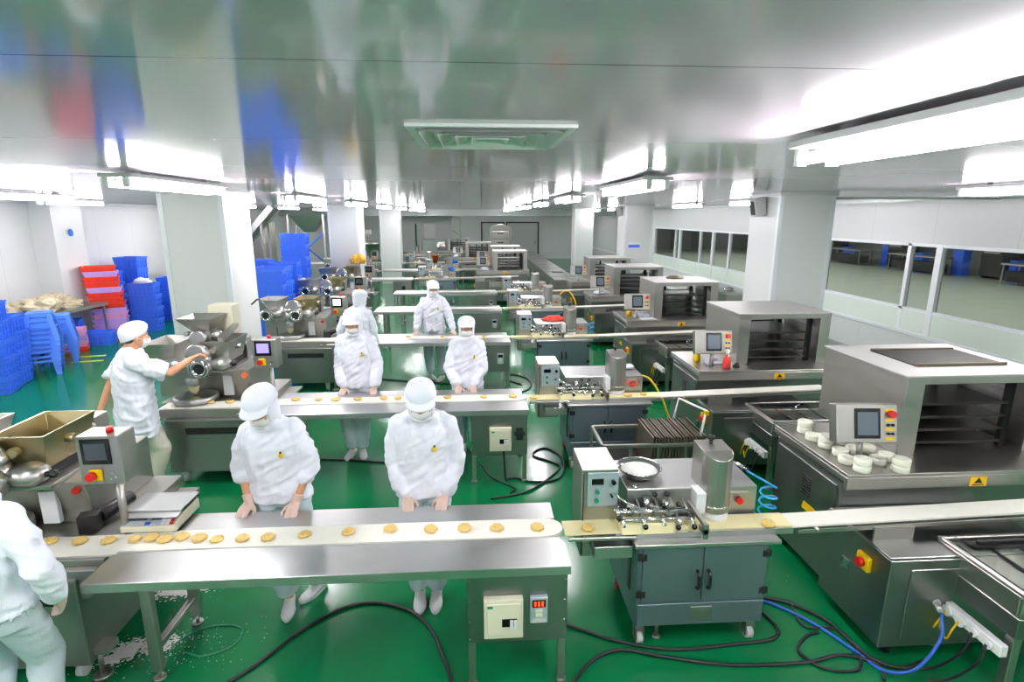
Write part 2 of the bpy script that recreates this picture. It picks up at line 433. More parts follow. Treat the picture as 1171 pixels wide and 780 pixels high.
def hand(mb, W, fwd, up, side, k, grow=0.0, curl=.25, spread=.12, grip=0.0):
    """W wrist, fwd finger direction, up back of hand, side=+1 thumb toward fwd x up"""
    f = fwd.normalized(); u = (up - f * up.dot(f)).normalized(); s = f.cross(u) * side   # s: thumb side
    g = grow
    kn = []
    for i, (off, ln) in enumerate(((.030, .074), (.010, .080), (-.010, .076), (-.028, .066))):
        K = W + (f * (.078 - .004 * abs(i - 1)) + s * off) * k
        mb.cap(W + (s * off * .55 + f * .01) * k, (.014 + g) * 1, K, .0105 * k + g, 8); kn.append(K)
        d0 = (f + s * (off * spread * 8)).normalized()
        p = K; ang = curl * .5 + grip * .7
        for j, (seg, rad) in enumerate(((.44, .0092), (.31, .0084), (.25, .0074))):
            d = d0 * math.cos(ang) - u * math.sin(ang); q = p + d * ln * seg * k
            mb.cap(p, rad * k + g, q, (rad - .0008) * k + g, 8); p = q; ang += curl * .6 + grip * .8
    mb.cap(W - f * .02 * k, .021 * k + g, W + f * .03 * k, .020 * k + g, 10)
    t0 = W + (f * .020 + s * .022) * k; t1 = t0 + (f * .030 + s * .030 - u * .008) * k; t2 = t1 + (f * .028 + s * .010 - u * (.006 + .02 * grip)) * k; t3 = t2 + (f * .022 - s * .002 - u * .006) * k
    mb.cap(W + (f * .01 + s * .01) * k, .016 * k + g, t1, .0125 * k + g, 8); mb.cap(t1, .0115 * k + g, t2, .0100 * k + g, 8); mb.cap(t2, .0100 * k + g, t3, .0085 * k + g, 8)

def person(label, x, y, yaw, h, hands, feet, lean=8, pitch=25, turn=0, sleeve='long', cap='hood', gloves=True, elbow_out=.5, trousers='trouser', hem=.70, emblem=True, bulk=1.0, hand_fwd=None, grips=(0, 0), shoe_hidden=False, shift=0.0):
    k = h / 1.62
    t = thing('person', (x, y, 0), label, 'person', None, yaw)
    Mi = (Matrix.Translation((x, y, 0)) @ Matrix.Rotation(yaw, 4, 'Z')).inverted()
    W2L = lambda p: Mi @ Vector(p)
    piv = Vector((0, 0, .88 * k)); LR = Matrix.Rotation(-R(lean), 3, 'X')
    def up(p):
        q = Vector(p) * k; q = piv + LR @ (q - piv); q.x += shift * max(0, (q.z - .4)); return q
    def low(p): q = Vector(p) * k; q.x += shift * max(0, (q.z - .4)); return q
    headM = Matrix.Translation(up((0, .03, 1.372))) @ Matrix.Rotation(R(turn), 4, 'Z') @ Matrix.Rotation(-R(pitch), 4, 'X') @ Matrix.Scale(k, 4)
    HC = Vector((0, .02, .125))                                    # head centre in head frame (metres at k=1)
    Hd = lambda p: headM @ (HC + Vector(p))
    rot3 = headM.to_3x3() 
    # joints
    SH_ = {s: up((.148 * s * bulk, 0, 1.30)) for s in (-1, 1)}
    arms = {}
    for s in (-1, 1):
        T = W2L(hands[0 if s < 0 else 1]); hint = Vector((s * elbow_out, -.6, -.45))
        E, T = ik(SH_[s], T, .275 * k, .245 * k, hint); arms[s] = (E, T)
    # --- skin: one continuous body
    b = MB()
    b.ell(Hd((0, -.01, .02)), (.072, .092, .095), 20, 14, rot3 / k if False else rot3)
    b.ell(Hd((0, .012, -.035)), (.058, .072, .075), 18, 12, rot3)
    b.ell(Hd((0, .035, -.075)), (.034, .040, .030), 14, 8, rot3)
    b.cap(Hd((0, .078, .012)), .009 * k, Hd((0, .098, -.022)), .014 * k, 8)
    for s in (-1, 1):
        b.ell(Hd((s * .074, -.012, -.012)), (.010, .020, .030), 10, 8, rot3)
        b.ell(Hd((s * .030, .074, .030)), (.026, .012, .010), 10, 6, rot3)          # brow
        b.ell(Hd((s * .040, .060, -.030)), (.024, .018, .022), 10, 6, rot3)         # cheek
    b.ell(Hd((0, .086, -.052)), (.022, .010, .009), 10, 6, rot3)                    # mouth
    b.cap(Hd((0, -.02, -.04)), .055 * k, up((0, -.005, 1.33)), .058 * k, 14)
    b.loft([ell_ring(up((0, 0, z)), rx * k, ry * k) for z, rx, ry in ((.86, .13, .09), (1.0, .12, .085), (1.15, .135, .095), (1.28, .14, .085), (1.36, .07, .06))])
    for s in (-1, 1):
        E, T = arms[s]
        b.cap(SH_[s], .042 * k, E, .036 * k, 12); b.cap(E, .038 * k, T, .024 * k, 12)
        fw = (T - E).normalized()
        if hand_fwd is not None and hand_fwd[0 if s < 0 else 1] is not None: fw = (Mi.to_3x3() @ Vector(hand_fwd[0 if s < 0 else 1])).normalized()
        hup = Vector((0, 0, 1)) if abs(fw.z) < .8 else Vector((s * 1.0, .15, 0))
        gp = grips[0 if s < 0 else 1]
        hand(b, T, fw, hup, -s if abs(fw.z) < .8 else s * -1, k, 0, .22 + gp, grip=gp)
        arms[s] = (E, T, fw, hup, gp)
        fx, fy, fyaw = feet[0 if s < 0 else 1]
        A = W2L((fx, fy, .085 * k)); Hp = low((.085 * s, 0, .84))
        Kn, A = ik(Hp, A, .40 * k, .40 * k, Vector((s * .1, 1, 0)))
        b.cap(Hp, .07 * k, Kn, .05 * k, 12); b.cap(Kn, .05 * k, A, .034 * k, 12)
    body = remesh_object(b, 'body', 'skin', t, .0065, 2)
    # --- eyes, hair
    for s in (-1, 1):
        e = MB().ell(Hd((s * .030, .071, .008)), .0125 * k, 12, 8).build('eye', 'eye_w', body, local=True)
        MB().ell(Hd((s * .030, .0805, .006)), .006 * k, 10, 6).build('iris', 'iris', e, local=True)
        MB().cap(Hd((s * .014, .086, .034)), .004 * k, Hd((s * .046, .076, .036)), .003 * k, 6).build('eyebrow', 'hair', body, local=True)
    # --- coat
    c = MB()
    sec = [(hem, .185, .135), (.82, .182, .135), (.95, .168, .125), (1.08, .170, .128), (1.2, .172, .124), (1.27, .158, .110), (1.325, .112, .09), (1.375, .070, .072)]
    c.loft([ell_ring(up((0, .005, z)) if z > .88 else low((0, .005, z)), rx * k * bulk, ry * k * (bulk * .5 + .5)) for z, rx, ry in sec])
    for s in (-1, 1):
        E, T = arms[s][:2]
        c.cap(up((0.03 * s, -.01, 1.345)), .055 * k, SH_[s] + Vector((-.005 * s, 0, -.002)), .060 * k, 14)
        c.cap(SH_[s] + Vector((-.02 * s, 0, -.005)), .066 * k, SH_[s].lerp(E, .5), .062 * k, 14)
        if sleeve == 'short': c.cyl(SH_[s].lerp(E, .4), SH_[s].lerp(E, .88), .072 * k, .074 * k, 16)
        else:
            c.cap(SH_[s].lerp(E, .4), .063 * k, E, .060 * k, 14)
            end = .90 if sleeve == 'long' else .30
            c.cap(E, .060 * k, E.lerp(T, end * .8), .052 * k, 14); c.cyl(E.lerp(T, end * .8), E.lerp(T, end), .052 * k, .038 * k if sleeve == 'long' else .056 * k, 14)
            c.ell(E.lerp(T, end * .86), .054 * k, 14, 10)
    if cap == 'hood':   # cape of the hood spreading over the shoulders
        c.loft([ell_ring(p, rx * k, ry * k) for p, rx, ry in ((up((0, .0, 1.27)), .15, .115), (up((0, .0, 1.325)), .118, .105), (Hd((0, -.012, -.10)), .085, .085), (Hd((0, -.015, -.075)), .074, .070))])
    coat = remesh_object(c, 'coat', 'cloth', t, .0095, 3, .017 * k, x * 3 + y, 9.0)
    if sleeve == 'short':
        MB().tube([up((.075 * math.cos(a), .01 + .07 * math.sin(a), 1.375 - .03 * max(0, math.sin(a)))) for a in [2 * PI * q / 20 for q in range(20)]], .016 * k, 8, closed=True).build('collar', 'cloth2', coat, local=True)
    if emblem:
        ce = up((-.085, .138 * (bulk * .5 + .5) , 1.185))
        MB().ell(ce, (.016, .006, .020), 12, 8).build('emblem', 'yellow', coat, local=True)
        MB().ell(ce + Vector((.001, .001, .020)), (.007, .006, .010), 10, 6).build('emblem_tip', 'black', coat, local=True)
    # --- trousers
    q = MB()
    q.loft([ell_ring(low((0, 0, z)), rx * k * bulk, ry * k) for z, rx, ry in ((.76, .165, .115), (.86, .165, .12), (.95, .155, .112))])
    for s in (-1, 1):
        fx, fy, fyaw = feet[0 if s < 0 else 1]
        A = W2L((fx, fy, .085 * k)); Hp = low((.085 * s, 0, .84)); Kn, A = ik(Hp, A, .40 * k, .40 * k, Vector((s * .1, 1, 0)))
        q.cap(Hp, .098 * k, Kn, .078 * k, 16); q.cap(Kn, .078 * k, Kn.lerp(A, .75), .066 * k, 16); q.cyl(Kn.lerp(A, .7), Kn.lerp(A, .93), .068 * k, .064 * k, 16)
    remesh_object(q, 'trousers', trousers, t, .0115, 3, .007 * k, x + 5, 8.0)
    # --- shoes
    for s in (-1, 1):
        fx, fy, fyaw = feet[0 if s < 0 else 1]
        A = W2L((fx, fy, 0)); rz = Matrix.Rotation(R(fyaw), 3, 'Z')
        sh = MB(); rings = []
        for yy, rx, top in ((-.062, .012, .03), (-.055, .030, .062), (-.02, .036, .085), (.03, .038, .075), (.08, .044, .055), (.13, .043, .045), (.165, .030, .034), (.18, .010, .022)):
            rings.append([A + rz @ (Vector((rx * math.cos(a), yy, max(.003, top * .5 + top * .5 * math.sin(a) if math.sin(a) > 0 else top * .5 * (1 + math.sin(a) * 1.0)))) * k) for a in [2 * PI * j / 16 for j in range(16)]])
        sh.loft(rings); so = sh.build('shoe', 'shoe', t, local=True)
        sm = MB(); ol = []
        for j in range(20):
            a = 2 * PI * j / 20; ol.append(A + rz @ (Vector((.043 * math.cos(a) * (1 if math.sin(a) > 0 else .85), .055 + .125 * math.sin(a), 0)) * k))
        sm.loft([ol, [p + Vector((0, 0, .014 * k)) for p in ol]], smooth=False); sm.build('sole', 'shoe', so, local=True)
    # --- gloves
    if gloves:
        for s in (-1, 1):
            E, T, fw, hup, gp = arms[s]; g = MB()
            hand(g, T, fw, hup, -s, k, .0022, .22 + gp, grip=gp)
            g.cyl(T - (T - E).normalized() * .055 * k, T + (T - E).normalized() * .01 * k, .036 * k, .028 * k, 14)
            remesh_object(g, 'glove', 'glove', t, .0048, 1)
    # --- mask
    m = MB(); na, nz = 16, 8; g0 = []
    for i in range(nz + 1):
        z = -.102 + .082 * i / nz
        for j in range(na + 1):
            a = R(-68 + 136 * j / na); bul = .010 * math.cos(a) ** 2 * math.sin(PI * i / nz) + .012 * math.exp(-((a / .25) ** 2)) * (i / nz)
            r_ = .0735 + bul; taper = 1 - .28 * max(0, (-.045 - z) / .053) ** 1.5
            g0.append(Hd((r_ * math.sin(a) * taper * 1.0, .006 + (.090 + bul) * math.cos(a) * taper, z)))
    m.add(g0, [(i * (na + 1) + j, i * (na + 1) + j + 1, (i + 1) * (na + 1) + j + 1, (i + 1) * (na + 1) + j) for i in range(nz) for j in range(na)], True)
    m.build('mask', 'mask', t, local=True, solid=.003)
    for s in (-1, 1):
        MB().tube([Hd((s * .066, .035, -.02)), Hd((s * .080, .0, -.012)), Hd((s * .083, -.02, .005))], .0022 * k, 6).build('ear_loop', 'mask', t, local=True)
    # --- head cover
    if cap == 'hood':
        hd = MB(); n = 36; rings = []
        prof = [(-.115, .082, .088), (-.085, .082, .092), (-.05, .085, .100), (-.015, .087, .106), (.02, .089, .109), (.046, .091, .112), (.056, .096, .117), (.085, .094, .114), (.112, .082, .100), (.130, .058, .072), (.139, .028, .036), (.1405, .002, .002)]
        v = []; f = []
        for z, rx, ry in prof:
            for j in range(n):
                a = 2 * PI * j / n; wob = 1 + (.012 * math.sin(7 * a + z * 60) + .008 * math.sin(13 * a)) * min(1, max(0, (.128 - z) / .05))
                v.append(Hd((rx * wob * math.sin(a), -.012 + ry * wob * math.cos(a), z)))
        for i in range(len(prof) - 1):
            for j in range(n):
                q_ = (j + 1) % n; a = 360 * (j + .5) / n; a = a if a < 180 else a - 360
                if prof[i][0] >= -.0851 and prof[i][0] < .045 and abs(a) < 52: continue
                f.append((i * n + j, i * n + q_, (i + 1) * n + q_, (i + 1) * n + j))
        hd.add(v, f, True); ho = hd.build('hood', 'cloth', t, local=True, solid=.005)
        # visor
        vs = []; na = 18; nr = 5
        for i in range(nr + 1):
            u = i / nr
            for j in range(na + 1):
                a = R(-60 + 120 * j / na); ext = .058 * u * math.cos(a * .85)
                vs.append(Hd((.095 * math.sin(a) * (1 + .10 * u), -.012 + .113 * math.cos(a) + ext, .050 - .012 * u * math.cos(a) - .022 * u * (math.sin(a) ** 2) - .006 * u * u)))
        MB().add(vs, [(i * (na + 1) + j, i * (na + 1) + j + 1, (i + 1) * (na + 1) + j + 1, (i + 1) * (na + 1) + j) for i in range(nr) for j in range(na)], True).build('visor', 'cloth', ho, local=True, solid=.006)
        MB().tube([Hd((.0975 * math.sin(a), -.012 + .1185 * math.cos(a), .052)) for a in [2 * PI * j / 32 for j in range(32)]], .0045 * k, 6, closed=True).build('seam_band', 'cloth', ho, local=True)
    else:
        hd = MB(); n = 36; prof = [(.0, .077, .094), (.01, .082, .098), (.03, .086, .104), (.06, .088, .110), (.085, .084, .106), (.108, .068, .088), (.122, .044, .056), (.128, .02, .026), (.129, .002, .002)]
        v = []; f = []
        for i, (z, rx, ry) in enumerate(prof):
            for j in range(n):
                a = 2 * PI * j / n; wob = 1 + (.018 * math.sin(11 * a + z * 50) + .012 * math.sin(17 * a)) * min(1, max(0, (.115 - z) / .05))
                zz = z + (-.055 * (.5 - .5 * math.cos(a)) + .035 * (.5 + .5 * math.cos(a))) * (1 - i / (len(prof) - 1))
                v.append(Hd((rx * wob * math.sin(a), -.02 + ry * wob * math.cos(a), zz)))
        for i in range(len(prof) - 1):
            for j in range(n): f.append((i * n + j, i * n + (j + 1) % n, (i + 1) * n + (j + 1) % n, (i + 1) * n + j))
        hd.add(v, f, True); hd.build('cap', 'cloth2', t, local=True, solid=.004)
        MB().ell(Hd((0, -.05, -.02)), (.066, .05, .055), 14, 10, rot3).build('hair', 'hair', body, local=True)
    return t

Zt = .832
# two front workers at the nearest table (facing the viewer)
person('person in white hood with rolled sleeves, hands on the nearest worktable by the scale', -1.37, 3.58, PI, 1.66, [(-1.235, 3.44, Zt), (-1.545, 3.46, Zt)], [(-1.20, 3.66, -30), (-1.36, 3.50, 10)], lean=8, pitch=20, turn=-12, sleeve='rolled', elbow_out=.7, bulk=1.08, hand_fwd=[(.03, -1, -.18), (-.05, -1, -.18)], hem=.80)
person('person in white hood and full sleeves, both hands on the nearest worktable', -.385, 3.60, PI, 1.66, [(-.245, 3.47, Zt), (-.505, 3.47, Zt)], [(-.325, 3.52, 0), (-.445, 3.52, 4)], lean=6, pitch=17, turn=4, elbow_out=.8, bulk=1.12, hand_fwd=[(-.15, -1, -.18), (.2, -1, -.18)], hem=.80)
# second row
person('taller hooded person in white at the second row worktable, nearer the forming machine', -1.36, 6.10, PI, 1.68, [(-1.16, 5.96, Zt), (-1.50, 5.96, Zt)], [(-1.355, 6.05, 14), (-1.47, 6.05, -10)], lean=4, pitch=4, turn=-4, elbow_out=.8, bulk=1.04, hand_fwd=[(0, -1, -.2), (.05, -1, -.2)], hem=.80, shift=0)
person('shorter hooded person in white at the second row worktable, nearer the breaker box', -.13, 6.12, PI, 1.60, [(-.06, 5.95, Zt), (-.235, 5.95, Zt)], [(-.06, 6.14, 0), (-.20, 6.14, 0)], lean=4, pitch=-4, turn=2, elbow_out=.9, bulk=.98, hand_fwd=[(0, -1, -.2), (.05, -1, -.2)], hem=.80)
# third row, hands wide apart
person('hooded person in white with hands spread wide on the third row worktable', -.74, 9.18, PI, 1.66, [(-.42, 9.04, Zt), (-1.02, 9.04, Zt)], [(-.62, 9.02, -24), (-.82, 9.14, 30)], lean=5, pitch=3, turn=16, elbow_out=1.2, bulk=1.02, hand_fwd=[(.25, -1, -.2), (-.2, -1, -.2)], hem=.80)
# back view
person('hooded person in white seen from behind, before the third row worktable', -1.76, 8.05, R(-14), 1.64, [(-2.0, 8.12, .82), (-1.52, 8.12, .80)], [(-1.87, 8.0, 0), (-1.66, 8.16, 0)], lean=5, pitch=8, turn=-18, elbow_out=.8, bulk=1.02, emblem=False, hem=.74, gloves=False)
# man at the second row machine
person('person in short white sleeves and round cap reaching to the second row forming machine', -3.28, 5.20, R(-52), 1.74, [(-3.54, 5.00, .84), (-2.80, 5.40, 1.34)], [(-3.30, 5.34, -52), (-3.18, 5.10, -48)], lean=3, pitch=6, turn=4, sleeve='short', cap='bouffant', gloves=False, elbow_out=.5, bulk=1.28, trousers='trouser_beige', hem=.62, emblem=False, hand_fwd=[None, (.55, .35, .30)], grips=(.25, .45))
# cropped man at the left edge
person('person in pale blue work clothes standing at the nearest forming machine', -2.36, 2.44, R(10), 1.64, [(-2.70, 2.62, .95), (-2.11, 2.54, .85)], [(-2.46, 2.42, 10), (-2.26, 2.48, 5)], lean=2, pitch=14, turn=20, cap='hood', gloves=True, elbow_out=.6, bulk=1.04, emblem=False, hem=.86, grips=(.3, .3))
# far worker among the crates
person('small far person in white hood among the blue crates', -5.55, 13.0, R(-60), 1.62, [(-5.75, 13.2, .9), (-5.25, 13.1, .95)], [(-5.62, 12.95, -60), (-5.48, 13.08, -60)], lean=8, pitch=25, turn=0, elbow_out=.6, emblem=False, gloves=False)

# ------------------------------------------------------------------ the room
XL, XR, Y0, Y1, CZ = -9.2, 7.3, -3.0, 36.0, 3.0
structure(B(XL - .2, XR + .1, Y0 - .2, Y1 + .2, -0.1, 0.0), 'floor', 'floor')
structure(B(XL - .2, XR + .2, Y0 - .2, Y1 + .2, CZ, CZ + 0.1), 'ceiling', 'ceiling')
structure(B(XL - .2, XL, Y0, Y1, 0, CZ), 'wall_left', 'wall_y')
structure(B(XL - .2, XR + .2, Y1, Y1 + .2, 0, CZ), 'wall_back', 'wall_x')
structure(B(XL - .2, XR + .2, Y0 - .2, Y0, 0, CZ), 'wall_front', 'wall_x')
wr = MB(); wr.box(XR, XR + .1, Y0, Y1, 0, 1.17); wr.box(XR, XR + .1, Y0, Y1, 2.23, CZ)
wr.box(XR, XR + .1, 22.6, Y1, 1.17, 2.23).box(XR, XR + .1, Y0, -.15, 1.17, 2.23)
structure(wr, 'wall_right', 'wall_y')
structure(B(XR - .012, XR, Y0, 22.6, .79, 1.15), 'trim_1', 'kick')
t = MB(); t.box(XR - .03, XR, Y0, Y1, .74, .79)
structure(t, 'trim_2', 'trim')
structure(B(XR - .05, XR, Y0, Y1, CZ - .06, CZ), 'trim_3', 'beam')
structure(B(XL, XL + .05, Y0, Y1, CZ - .06, CZ), 'trim_4', 'beam')
structure(B(XR - .02, XR, Y0, Y1, 0, .1), 'baseboard_right', 'trim')
structure(B(XL, XL + .02, Y0, Y1, 0, .1), 'baseboard_left', 'trim')
structure(B(XL, XR, Y1 - .02, Y1, 0, .1), 'baseboard_back', 'trim')
posts = [-0.1, 2.73, 5.53, 8.35, 11.2, 14.05, 16.9, 19.75, 22.6]
mull = [0.6, 3.4, 6.2, 8.97, 13.4, 15.75, 17.9, 20.2]
for i in range(8):
    a, b = posts[i] + .06, posts[i + 1] - .06
    w = MB()
    w.box(XR - .025, XR + .06, posts[i] - .06, posts[i] + .06, .79, 2.26)
    w.box(XR - .02, XR + .06, a, b, 2.21, 2.26).box(XR - .02, XR + .06, a, b, 1.14, 1.19)
    w.box(XR - .02, XR + .06, mull[i] - .04, mull[i] + .04, .79, 2.26)
    wo = structure(w, 'window_%d' % (i + 1), 'trim', None, .003)
    structure(B(XR + .03, XR + .038, a, b, 1.19, 2.21), 'pane', 'glass', wo)
# the room beyond the windows
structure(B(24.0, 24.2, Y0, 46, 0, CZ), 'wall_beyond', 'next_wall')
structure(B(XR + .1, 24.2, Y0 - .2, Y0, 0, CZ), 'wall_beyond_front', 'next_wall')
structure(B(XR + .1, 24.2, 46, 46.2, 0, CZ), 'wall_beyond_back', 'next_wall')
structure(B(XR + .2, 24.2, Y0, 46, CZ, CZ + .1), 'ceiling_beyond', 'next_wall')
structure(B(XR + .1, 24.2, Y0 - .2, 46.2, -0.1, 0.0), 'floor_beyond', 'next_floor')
# beam across the far end and on to the back wall
structure(B(XL, XR, 27, 27.5, 2.70, CZ), 'trim_5', 'beam')
# pilaster on the left wall
p = MB(); p.box(XL, -8.75, 12.2, 13.1, 0, CZ); structure(p, 'pilaster', 'column')
# columns
def column(x0, x1, y0, y1):
    o = structure(B(x0, x1, y0, y1, 0, CZ), 'column', 'column')
    e = .05; m = MB()
    for (sx, xx) in ((1, x0), (-1, x1)):
        m.box(min(xx - .008 * sx, xx + e * sx), max(xx - .008 * sx, xx + e * sx), y0 - .008, y0, 0, CZ - .002)
        m.box(min(xx - .008 * sx, xx), max(xx - .008 * sx, xx), y0, y0 + e, 0, CZ - .002)
    structure(m, 'corner_trim', 'trim', o)
    m = MB(); m.box(x0 - .03, x1 + .03, y0 - .03, y1 + .03, CZ - .035, CZ - .002)
    structure(m, 'ceiling_collar', 'grey_paint', o)
    return o
for yy in (7.15, 14.95, 22.75): column(-3.86, -3.10, yy, yy + .8)
for yy in (7.3, 15.1, 22.9): column(4.03, 4.78, yy, yy + .8)
# back wall doors
def bdoor(i, x0, x1, h, leaf='wall_x'):
    m = MB(); m.box(x0 - .08, x0, Y1 - .06, Y1, 0, h).box(x1, x1 + .08, Y1 - .06, Y1, 0, h).box(x0 - .08, x1 + .08, Y1 - .06, Y1, h, h + .08)
    o = structure(m, 'door_%d' % i, 'dark')
    structure(B(x0, x1, Y1 - .03, Y1, 0.01, h), 'door_leaf', 'grey_paint', o)
    structure(B(x1 - .18, x1 - .12, Y1 - .07, Y1 - .03, .95, 1.15), 'door_handle', 'chrome', o)
bdoor(1, .35, 1.7, 2.25); bdoor(2, 1.95, 3.9, 2.25); bdoor(3, -5.0, -3.9, 2.25)
# partition at the far left part, with a pale doorway
m = MB(); m.box(-4.6, -3.3, 30, 30.1, 0, CZ).box(-2.2, -1.3, 30, 30.1, 0, CZ).box(-3.3, -2.2, 30, 30.1, 2.3, CZ); structure(m, 'wall_partition', 'wall_x')

# ------------------------------------------------------------------ lamps
def make_lamp(length=1.5):
    L = length / 2
    t = thing('fluorescent_lamp', (0, 0, CZ), 'lamp', 'lamp')
    MB().box(-.11, .11, -L, L, -.045, -.018).build('channel', 'grey_paint', t, .003, local=True)
    for yy in (-L * .7, L * .7): MB().box(-.03, .03, yy - .03, yy + .03, -.018, 0).build('standoff', 'grey_paint', t, local=True)
    for xx in (-.065, .065):
        for yy in (-L + .02, L - .02): MB().box(xx - .018, xx + .018, yy - .015, yy + .015, -.11, -.045).build('lamp_holder', 'white_paint', t, local=True)
        MB().cyl((xx, -L + .035, -.085), (xx, L - .035, -.085), .022, n=10).build('tube', 'tube', t, local=True)
    return t
lamp0 = make_lamp()
lamps = []
for X, ys, where in ((1.33, [-1.9, 1.45, 4.85, 8.2, 11.6, 15.0, 18.4, 21.8, 25.0], 'right of the middle'),
                     (-2.42, [-1.9, 1.2, 4.75, 8.3, 11.6, 15.0, 18.4, 21.8, 25.0], 'left of the middle'),
                     (4.85, [-1.9, 1.2, 4.62, 9.7, 12.8, 16.2, 19.6, 23.0], 'along the window wall'),
                     (-5.5, [-1.9, .8, 3.9, 7.3, 13.6, 17.0, 20.4, 23.8], 'over the crates'),
                     (-7.2, [8.2, 10.6, 15.5], 'along the plain left wall')):
    for i, yy in enumerate(ys):
        if X == -2.42 and yy < 2: where_i = where
        lamps.append((X, yy, '%s fluorescent lamp from the front in the row %s' % (ORD[i], where)))
for i, (X, yy, lb) in enumerate(lamps):
    if i == 0: lamp0.location = (X, yy, CZ); lamp0['label'] = lb; lamp0['group'] = 'fluorescent ceiling lamps'
    else: copy_thing(lamp0, (X, yy, CZ), lb, 'fluorescent ceiling lamps')
# unseen area light added to brighten the room beyond the windows
ld = bpy.data.lights.new('next_room_fill_light', 'AREA'); ld.shape = 'RECTANGLE'; ld.size = 9.0; ld.size_y = 36.0; ld.energy = 2000; ld.color = (1, .98, .95)
lo = bpy.data.objects.new('next_room_fill_light', ld); COL.objects.link(lo); lo.location = (16, 22, CZ - .05)
# far lamps beyond the beam
for X in (-2.4, 1.33, 4.6, -5.5): copy_thing(lamp0, (X, 31.5, CZ), 'fluorescent ceiling lamp beyond the far beam, %s' % {-2.4: 'above the far partition', 1.33: 'above the grey double doors', 4.6: 'nearest the window wall', -5.5: 'nearest the plain left wall'}[X], 'fluorescent ceiling lamps')

# ceiling air diffuser
t = thing('air_diffuser', (.055, 2.235, CZ), 'square white louvred air diffuser in the glossy ceiling', 'air vent')
m = MB()
def sq_ring(m, a, b, z0, z1, ta, tb):
    """sloped square ring from half-size a at z0 to b at z1"""
    o = [(-a, -a, z0), (a, -a, z0), (a, a, z0), (-a, a, z0), (-b, -b, z1), (b, -b, z1), (b, b, z1), (-b, b, z1)]
    i = [(x * (1 - ta), y * (1 - ta), z + .006) for x, y, z in o]
    f = []
    for k in range(4):
        q = (k + 1) % 4
        f += [(k, q, 4 + q, 4 + k), (8 + q, 8 + k, 12 + k, 12 + q), (k, 8 + k, 8 + q, q), (4 + k, 4 + q, 12 + q, 12 + k)]
    m.add(o + i, f)
m.box(-.29, .29, -.29, -.26, -.012, 0).box(-.29, .29, .26, .29, -.012, 0).box(-.29, -.26, -.26, .26, -.012, 0).box(.26, .29, -.26, .26, -.012, 0)
m.build('flange', 'white_paint', t, .002, local=True)
for a in (.25, .19, .13, .07):
    m = MB(); sq_ring(m, a, a - .045, -.022, -.002, .05, 0); m.build('louvre', 'white_paint', t, local=True)
MB().box(-.26, .26, -.26, .26, -.003, -.001).build('throat', 'beam', t, local=True)

# loudspeakers on the columns
def speaker(x, y, z, lb):
    t = thing('wall_speaker', (x, y, z), lb, 'speaker', 'speakers on the columns')
    m = MB(); m.obox((-.09, 0, .0), (.15, .17, .25), (0, R(-12), 0)); m.build('cabinet', 'grey_paint', t, .01, 2, local=True)
    m = MB(); m.obox((-.168, 0, -.016), (.006, .12, .19), (0, R(-12), 0)); m.build('grille', 'dark', t, .003, local=True)
    m = MB().box(-.06, 0, -.02, .02, .08, .11).box(-.012, 0, -.04, .04, .04, .15); m.build('bracket', 'grey_paint', t, local=True)
speaker(4.02, 7.7, 2.82, 'pale grey loudspeaker on the nearer white column by the windows')
speaker(4.02, 15.5, 2.82, 'pale grey loudspeaker on the white column farther down the window side')
# conduit across to the wall
single(MB().tube([(0, 0, 0), (2.5, 0, 0)], .015), 'ceiling_conduit', 'grey_paint', (4.82, 7.5, CZ - .06), 'thin grey conduit under the ceiling between column and window wall', 'pipe')
# blue wall sign plate on the far right column
t = thing('column_notice', (4.30, 15.09, 1.9), 'small white and blue notice plate on the far window-side column', 'sign')
B(-.18, .18, -.01, 0, -.09, .09).build('plate', 'white_paint', t, local=True)
B(-.16, .16, -.014, -.008, -.05, .03).build('blue_band', 'blue', t, local=True)
# ------------------------------------------------------------------ production rows
YR = [3.06, 5.60, 8.67, 11.54, 14.19, 17.4, 20.3, 23.4, 28.0]
SH = [0, 0, 0, 0, 0, -2.5, -2.5, -3.5, -4.5]

